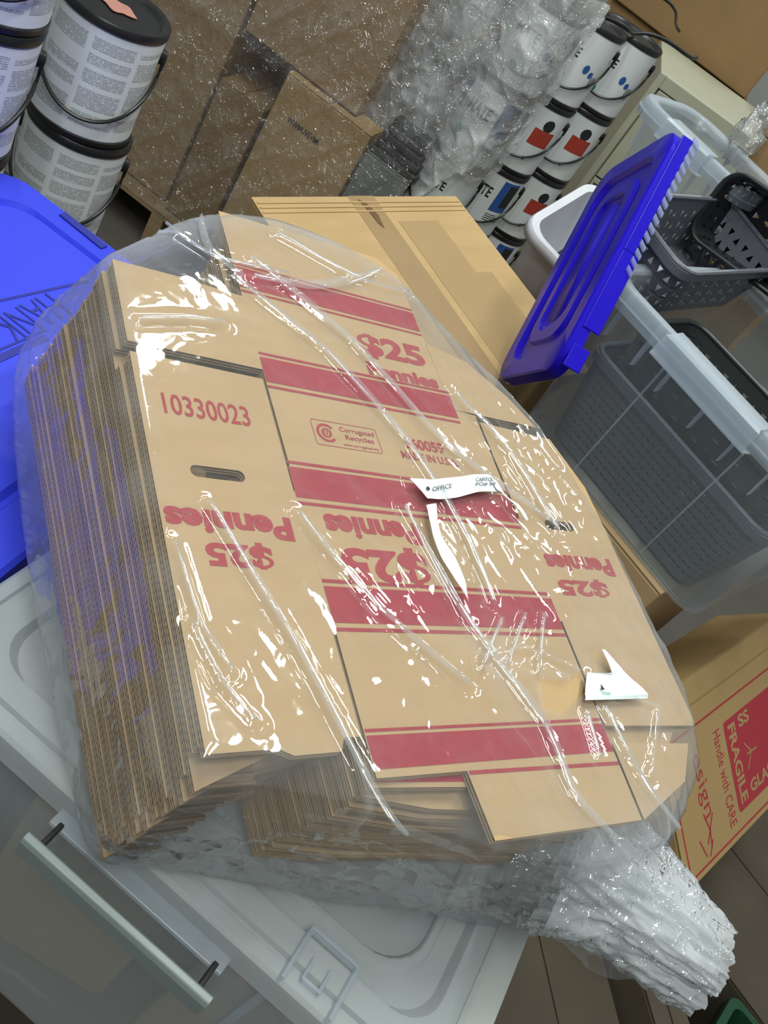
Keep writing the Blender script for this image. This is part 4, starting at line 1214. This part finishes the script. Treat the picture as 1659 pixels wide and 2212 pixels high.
# tilted grey basket whose open top shows above the tote's rim
c1 = CAM+ray(1480, 592)*1.655; c2 = CAM+ray(1420, 482)*1.72
gx = D+Vector((0, 0, 0.05)); gy = (c2-c1)
gz = gx.cross(gy).normalized()
fr = frame(c1, gx, gy); fr.translation = c1-fr.to_3x3() @ Vector((0, 0, 0.11))
basket('basket', 'mid grey basket lying across the top of the open clear tote', fr, 0.38, max(0.12, gy.length+0.06), 0.11, 'grey_basket', 'tri', 0.022)
# black basket stood on edge behind
b1 = CAM+ray(1500, 478)*1.98; b2 = CAM+ray(1606, 336)*1.98
fz = -D
fr = frame(b1+D*0.10+E_*0.30, (b2-b1), -E_)
basket('basket', 'black basket with triangle holes stood on edge at the right photo edge', fr, (b2-b1).length, 0.30, 0.10, 'black_basket', 'tri', 0.022, holed_floor=True)
# second clear tote behind
o2 = CAM+ray(1478, 282)*2.08
T2 = frame(o2-Vector((0, 0, 0.26))-E_*0.10, E_, D)
tote('storage_tote', 'empty clear tote behind the upright blue lid, in front of the cabinet', T2, 0.27, 0.20, 0.26, taper=0.02, ribs=False)
cardboard('lower_carton', 'brown carton carrying the empty clear tote', frame(Vector((T2.translation.x, T2.translation.y, 0))+E_*0.11, E_, D), 0.16, 0.20, T2.translation.z-0.002, 'kraft_dark', 'x', True)

# blue lid stood upright against the tote
n0 = CAM+ray(1195, 795)*1.50; n1 = CAM+ray(1472, 268)*1.66
LX = (n1-n0); LL = LX.length; LX.normalize()
mid = (n0+n1)/2
dr = ray(1235, 500)
best = None
for k in range(400):
    t = 1.55+k*0.001; w_ = CAM+dr*t-mid; w_ = w_-LX*LX.dot(w_)
    if best is None or abs(w_.length-0.27) < best[0]: best = (abs(w_.length-0.27), w_.copy())
WV = best[1].normalized(); WW = 0.27
NV = LX.cross(WV)
if NV.dot(CAM-mid) < 0: flip = -1
else: flip = 1
LF = frame(n0, LX, WV) if flip == 1 else frame(n0+WV*WW, LX, -WV)
bl = thing('tote_lid', LF, 'royal blue tote lid standing on edge against the open clear tote', 'lid')
mb = MB()
spec = [(0.004, 0.045, -0.026), (0.0, 0.045, -0.026), (0.0, 0.045, -0.003), (0.003, 0.045, 0.0), (0.034, 0.04, 0.0), (0.040, 0.04, -0.007), (0.062, 0.04, -0.007), (0.066, 0.04, -0.001), (0.085, 0.035, -0.001), (0.088, 0.03, -0.005), (0.10, 0.03, -0.005)]
mb.grid([ringpts(0, 0, LL, WW, i_, r_, z_) for i_, r_, z_ in spec], wrap=True)
c_ = ringpts(0, 0, LL, WW, 0.10, 0.03, -0.005); mb.add(c_, [tuple(range(len(c_)))])
mb.build('panel', [M['blue_up']], bl, smooth=True, solid=0.002)
ny = 0.0 if flip == 1 else WW
sg = 1 if flip == 1 else -1
for xa_, xb_, dp in ((0.012, 0.050, 0.040), (0.078, LL*0.50, 0.040), (LL*0.50, LL*0.97, 0.030)):
    mb = MB(); mb.box((xa_, ny-sg*0.001-0.002, -dp), (xb_, ny-sg*0.001+0.002, -0.010)); mb.build('skirt', [M['blue_up']], bl, bevel=0.0015)
for k in range(16):
    mb = MB(); x = LL*0.42+k*LL*0.035
    mb.hexa([(x, ny-sg*0.004-0.003, -0.040), (x+0.008, ny-sg*0.004-0.003, -0.040), (x+0.008, ny-sg*0.004+0.003, -0.040), (x, ny-sg*0.004+0.003, -0.040),
             (x+0.008, ny-sg*0.004-0.003, -0.028), (x+0.016, ny-sg*0.004-0.003, -0.028), (x+0.016, ny-sg*0.004+0.003, -0.028), (x+0.008, ny-sg*0.004+0.003, -0.028)])
    mb.build('edge_rib', [M['pale_blue']], bl, bevel=0.0008)

# ------------------------------------------------------------------ white bin behind the lid
wa = CAM+ray(1146, 488)*2.22; wb = CAM+ray(1236, 362)*2.47; wd_ = CAM+ray(1250, 600)*2.20
fx, fy2 = (wd_-wa), (wb-wa)
WF = frame(wa, fx, fy2)
bw, bd, bh = fx.length, 0.30, 0.20
wbn = thing('storage_bin', WF, 'white plastic bin between the yellowed carton and the upright blue lid', 'bin')
mb = MB()
mb.grid([ringpts(0, 0, bw, bd, i_, r_, z_) for i_, r_, z_ in ((0.03, 0.04, -bh), (0.025, 0.045, -bh+0.005), (0.004, 0.05, -0.03), (0.0, 0.05, 0.0), (-0.014, 0.055, 0.002), (-0.016, 0.055, -0.002), (-0.016, 0.055, -0.022))], wrap=True)
b_ = ringpts(0, 0, bw, bd, 0.03, 0.04, -bh); mb.add(b_, [tuple(range(len(b_)))[::-1]])
mb.build('body', [M['white_bin']], wbn, smooth=True, solid=0.003)
mb = MB(); mb.box((bw*0.45, 0.05, -bh+0.01), (bw*0.62, 0.17, -0.05))
t_ = thing('packet', WF, 'small black and white packet inside the white bin', 'packet')
mb.build('box', [M['black']], t_, bevel=0.003)
mb = MB(); mb.box((bw*0.44, 0.06, -0.12), (bw*0.45, 0.16, -0.07)); mb.build('label', [M['paper']], t_)
zb_ = (WF @ Vector((bw/2, bd/2, -bh-0.02))).z
ctr = WF @ Vector((bw/2, bd/2, -bh))
cardboard('lower_carton', 'brown carton under the white plastic bin', yawframe((ctr.x-0.12, ctr.y-0.10, 0), 0), 0.24, 0.24, max(0.2, ctr.z-0.33), 'kraft_dark', 'x', True)

# ------------------------------------------------------------------ filing cabinet
cw, cd, chh = 0.40, 0.50, 1.0
CF = yawframe((-0.153, 3.171, 0.0), 10)
cb = thing('filing_cabinet', CF, 'putty-coloured steel filing cabinet behind the row of paint cans', 'filing cabinet')
mb = MB(); mb.box((0, 0.02, 0), (cw, cd, chh)); mb.box((0, 0, 0), (0.022, 0.02, chh)); mb.box((cw-0.022, 0, 0), (cw, 0.02, chh)); mb.box((0.022, 0, chh-0.04), (cw-0.022, 0.02, chh)); mb.box((0.022, 0, 0), (cw-0.022, 0.02, 0.05))
mb.build('body', [M['cabinet']], cb, bevel=0.003)
for k in range(3):
    z0 = 0.054+k*0.303; z1 = z0+0.297
    mb = MB()
    mb.box((0.027, -0.004, z0), (cw-0.027, 0.018, z1-0.042)); mb.box((0.027, 0.012, z1-0.042), (cw-0.027, 0.018, z1-0.016)); mb.box((0.027, -0.004, z1-0.016), (cw-0.027, 0.018, z1))
    mb.box((0.027, -0.004, z1-0.042), (0.035, 0.018, z1-0.016)); mb.box((cw-0.035, -0.004, z1-0.042), (cw-0.027, 0.018, z1-0.016))
    dr_ = mb.build('drawer', [M['cabinet']], cb, bevel=0.0015)
    mb = MB(); mb.box((cw/2-0.04, -0.006, z1-0.085), (cw/2+0.04, -0.004, z1-0.055)); mb.build('label_holder', [M['cabinet']], dr_, bevel=0.001)

# brown cartons behind
cardboard('carton', 'large dark brown carton above the filing cabinet at the upper right', yawframe((-0.46, 3.72, 1.0), 2), 0.56, 0.45, 0.30, 'kraft_dark', 'x', False)
cardboard('lower_carton', 'brown carton on the floor holding up the dark brown one behind the cabinet', yawframe((-0.47, 3.74, 0.0), 2), 0.58, 0.44, 0.998, 'kraft_dark', 'x', True)
cardboard('carton', 'tan carton in the upper right corner beyond the cabinet', yawframe((0.27, 3.50, 0.62), 14), 0.40, 0.4, 0.62, 'kraft', 'x', False)
cardboard('lower_carton', 'brown carton on the floor under the tan corner carton', yawframe((0.28, 3.52, 0.0), 14), 0.38, 0.36, 0.618, 'kraft_dark', 'x', False)
w0 = CAM+ray(1655, 290)*2.30
cardboard('carton', 'brown carton with white wrapping at the right photo edge', frame(w0-Vector((0, 0, 0.25)), E_, D), 0.20, 0.20, 0.25, 'kraft_dark', 'x', False)
cardboard('lower_carton', 'brown carton below the white-wrapped carton at right', frame(Vector((w0.x, w0.y, 0)), E_, D), 0.20, 0.20, w0.z-0.252, 'kraft_dark', 'x', False)
P = []
wc = CAM+ray(1618, 292)*2.27
for i in range(31):
    th = math.pi*i/30; row = []
    for j in range(40):
        g = 2*math.pi*j/40
        rr = 0.036*(1+0.5*noise.noise((math.cos(g)*3, math.sin(g)*3, th*3))+0.2*noise.noise((math.cos(g)*9, math.sin(g)*9, th*9)))
        row.append(wc+E_*(rr*math.sin(th)*math.cos(g)*0.75)+Z*(rr*math.cos(th)*1.6)+D*(rr*math.sin(th)*math.sin(g)))
    P.append(row)
mb = MB(); mb.grid(P, wrap=True); tag(mb.build('crumpled_wrap', [M['tailfilm']], None, smooth='all'), 'crumpled white plastic wrap above the black basket', 'plastic wrap')
# wires along the back can lids
for k, (pz, nm) in enumerate(((1.118, 'thick dark cable lying over the can lids by the brown carton'), (1.135, 'thin looped cable over the can lids at the top of the photo'))):
    pts = []
    for i in range(40):
        t = i/39
        p = (A0+D*(0.08+0.5*t)); x = p.x+0.05+0.02*math.sin(t*9+k*2)-0.05*k; y = p.y-0.02+0.02*math.cos(t*7)
        pts.append((x, y, pz+0.006*math.sin(t*12+k)+(0.06*math.sin(math.pi*t) if k else 0)))
    mb = MB(); mb.tube(pts, 0.005 if k == 0 else 0.0035, 8); tag(mb.build('cable', [M['black']], None, smooth='all'), nm, 'cable')

# ------------------------------------------------------------------ FRAGILE carton at the right
fd = Vector((math.sin(R(24.5)), math.cos(R(24.5)), 0)); fh = Vector((math.cos(R(24.5)), -math.sin(R(24.5)), 0))
fw = fh*math.cos(R(33))-Z*math.sin(R(33))
fn_ = fw.cross(fd)
FP = Vector((0.598, 1.316, 0.60))
FO = FP-fw*0.045-fd*0.150
FT = 0.14
FF = frame(FO-fn_*FT, fw, fd)
fg = thing('carton', FF, 'tilted kraft carton printed FRAGILE in red at the right photo edge', 'box')
FWD_, FLN = 0.300, 0.56
mb = MB(); mb.box((0, 0, 0), (FWD_, FLN, FT-0.003)); mb.build('body', [M['kraft_dull']], fg, bevel=0.004)
mb = MB(); mb.box((0, 0, FT-0.003), (0.0405, FLN, FT)); mb.build('flap', [M['kraft_dull']], fg, bevel=0.0012)
mb = MB(); mb.box((0.0445, 0, FT-0.003), (FWD_, FLN, FT)); mb.build('printed_panel', [M['kraft_dull']], fg, bevel=0.0012)
mb = MB(); z = FT+0.0004
def W(w, d): return (w+0.045, d+0.150)
def q4(w0, d0, w1, d1, mi=0, zz=z): mb.poly([W(w0, d0), W(w1, d0), W(w1, d1), W(w0, d1)], (), zz, None, mi)
for w0 in (0.028, 0.242): q4(w0, -0.135, w0+0.0035, 0.40)
q4(0.028, -0.135, 0.2455, -0.1315)
o = [W(*p) for p in rrect(0.060, 0.066, 0.218, 0.40, 0.008, 4)]; mb.poly(o, (), z, None, 0)
z2 = z+0.0003
p = W(0.070, 0.078); put_text(mb, 'FRAGILE', p, (0.138, 0), (0, 0.030), z2, 1, 0.03)
p = W(0.062, 0.024); put_text(mb, 'Handle with CARE', p, (0.165, 0), (0, 0.026), z, 0, 0.0)
p = W(0.088, 0.122); put_text(mb, 'SS', p, (0, 0.045), (-0.022, 0), z2, 1, 0.03)
p = W(0.205, 0.122); put_text(mb, 'GLASS', p, (0, 0.115), (-0.022, 0), z2, 1, 0.03)
# broken glass mark
for pl in ([(0.115, 0.128), (0.118, 0.128), (0.140, 0.150), (0.137, 0.152)], [(0.137, 0.135), (0.140, 0.133), (0.142, 0.175), (0.139, 0.175)], [(0.139, 0.150), (0.142, 0.150), (0.165, 0.128), (0.162, 0.126)]):
    mb.poly([W(*q) for q in pl], (), z2, None, 1)
p = W(0.075, -0.070); put_text(mb, 'esign', p, (0.105, 0.008), (-0.004, 0.040), z, 0, -0.005)
for pl in ([(0.168, -0.060), (0.20, -0.048), (0.225, -0.052), (0.226, -0.049), (0.20, -0.044), (0.168, -0.056)], [(0.176, -0.030), (0.215, -0.062), (0.218, -0.060), (0.178, -0.027)], [(0.20, -0.085), (0.232, -0.070), (0.233, -0.073), (0.201, -0.088)], [(0.215, -0.045), (0.236, -0.062), (0.238, -0.060), (0.217, -0.042)]):
    mb.poly([W(*q) for q in pl], (), z, None, 0)
mb.build('red_printing', [M['red_ink'], M['kraft_dull']], fg)

# ------------------------------------------------------------------ low things at the bottom right
def low_box(name, label, a, b, c, z, h, mk, seam, tape, cat='box'):
    A, B, C_ = at(*a, z), at(*b, z), at(*c, z)
    x, y = B-A, C_-A
    f_ = frame(A, x, y)
    if f_.to_3x3().col[2].z < 0: f_ = frame(A, y, x); x, y = y, x
    f_.translation = f_.translation-Vector((0, 0, h))
    return cardboard(name, label, f_, x.length, y.length, h, mk, seam, tape, cat)
low_box('carton', 'low shade-darkened brown carton with open seam below the bag tail', (1085, 2330), (1370, 2330), (1090, 1960), 0.24, 0.238, 'shaded_umber', 'y', False)
low_box('carton', 'upright shade-darkened brown carton edge in the gap under the bag tail', (1440, 2290), (1515, 2290), (1440, 2020), 0.30, 0.298, 'shaded_umber', 'y', False)
cardboard('carton', 'shade-darkened brown carton on the floor under the tilted FRAGILE one', yawframe((0.83, 1.32, 0.0), -24.5), 0.36, 0.50, 0.22, 'shaded_umber', 'x', False)
cardboard('lower_carton', 'narrow brown carton propping up the FRAGILE one', yawframe((0.66, 1.45, 0.0), -24.5), 0.10, 0.22, 0.33, 'kraft_dark', 'x', False)
g0 = at(1600, 2150, 0.30)
gb = thing('crate', yawframe((g0.x-0.05, g0.y-0.20, 0.0), -20), 'dark green plastic crate in the bottom right corner', 'crate')
mb = MB(); mb.grid([ringpts(0, 0, 0.30, 0.24, i_, 0.02, z_) for i_, z_ in ((0.02, 0), (0.0, 0.25), (-0.01, 0.25), (-0.01, 0.23))], wrap=True); b_ = ringpts(0, 0, 0.30, 0.24, 0.02, 0.02, 0); mb.add(b_, [tuple(range(len(b_)))[::-1]])
mb.build('body', [M['green']], gb, smooth=True, solid=0.003)
mb = MB(); mb.box((0.03, 0.02, 0.01), (0.27, 0.2, 0.2)); t_ = thing('dark_bag', gb.matrix_world, 'dark crumpled bag inside the green crate', 'bag'); 
P = []
for i in range(25):
    th = math.pi*i/24; row = []
    for j in range(36):
        g = 2*math.pi*j/36
        rr = 1+0.25*noise.noise((math.cos(g)*2, math.sin(g)*2, th*2+4))
        row.append((0.15+0.12*rr*math.sin(th)*math.cos(g), 0.12+0.09*rr*math.sin(th)*math.sin(g), 0.17+0.15*rr*math.cos(th)))
    P.append(row)
mb = MB(); mb.grid(P, wrap=True); mb.build('sack', [M['black']], t_, smooth='all')
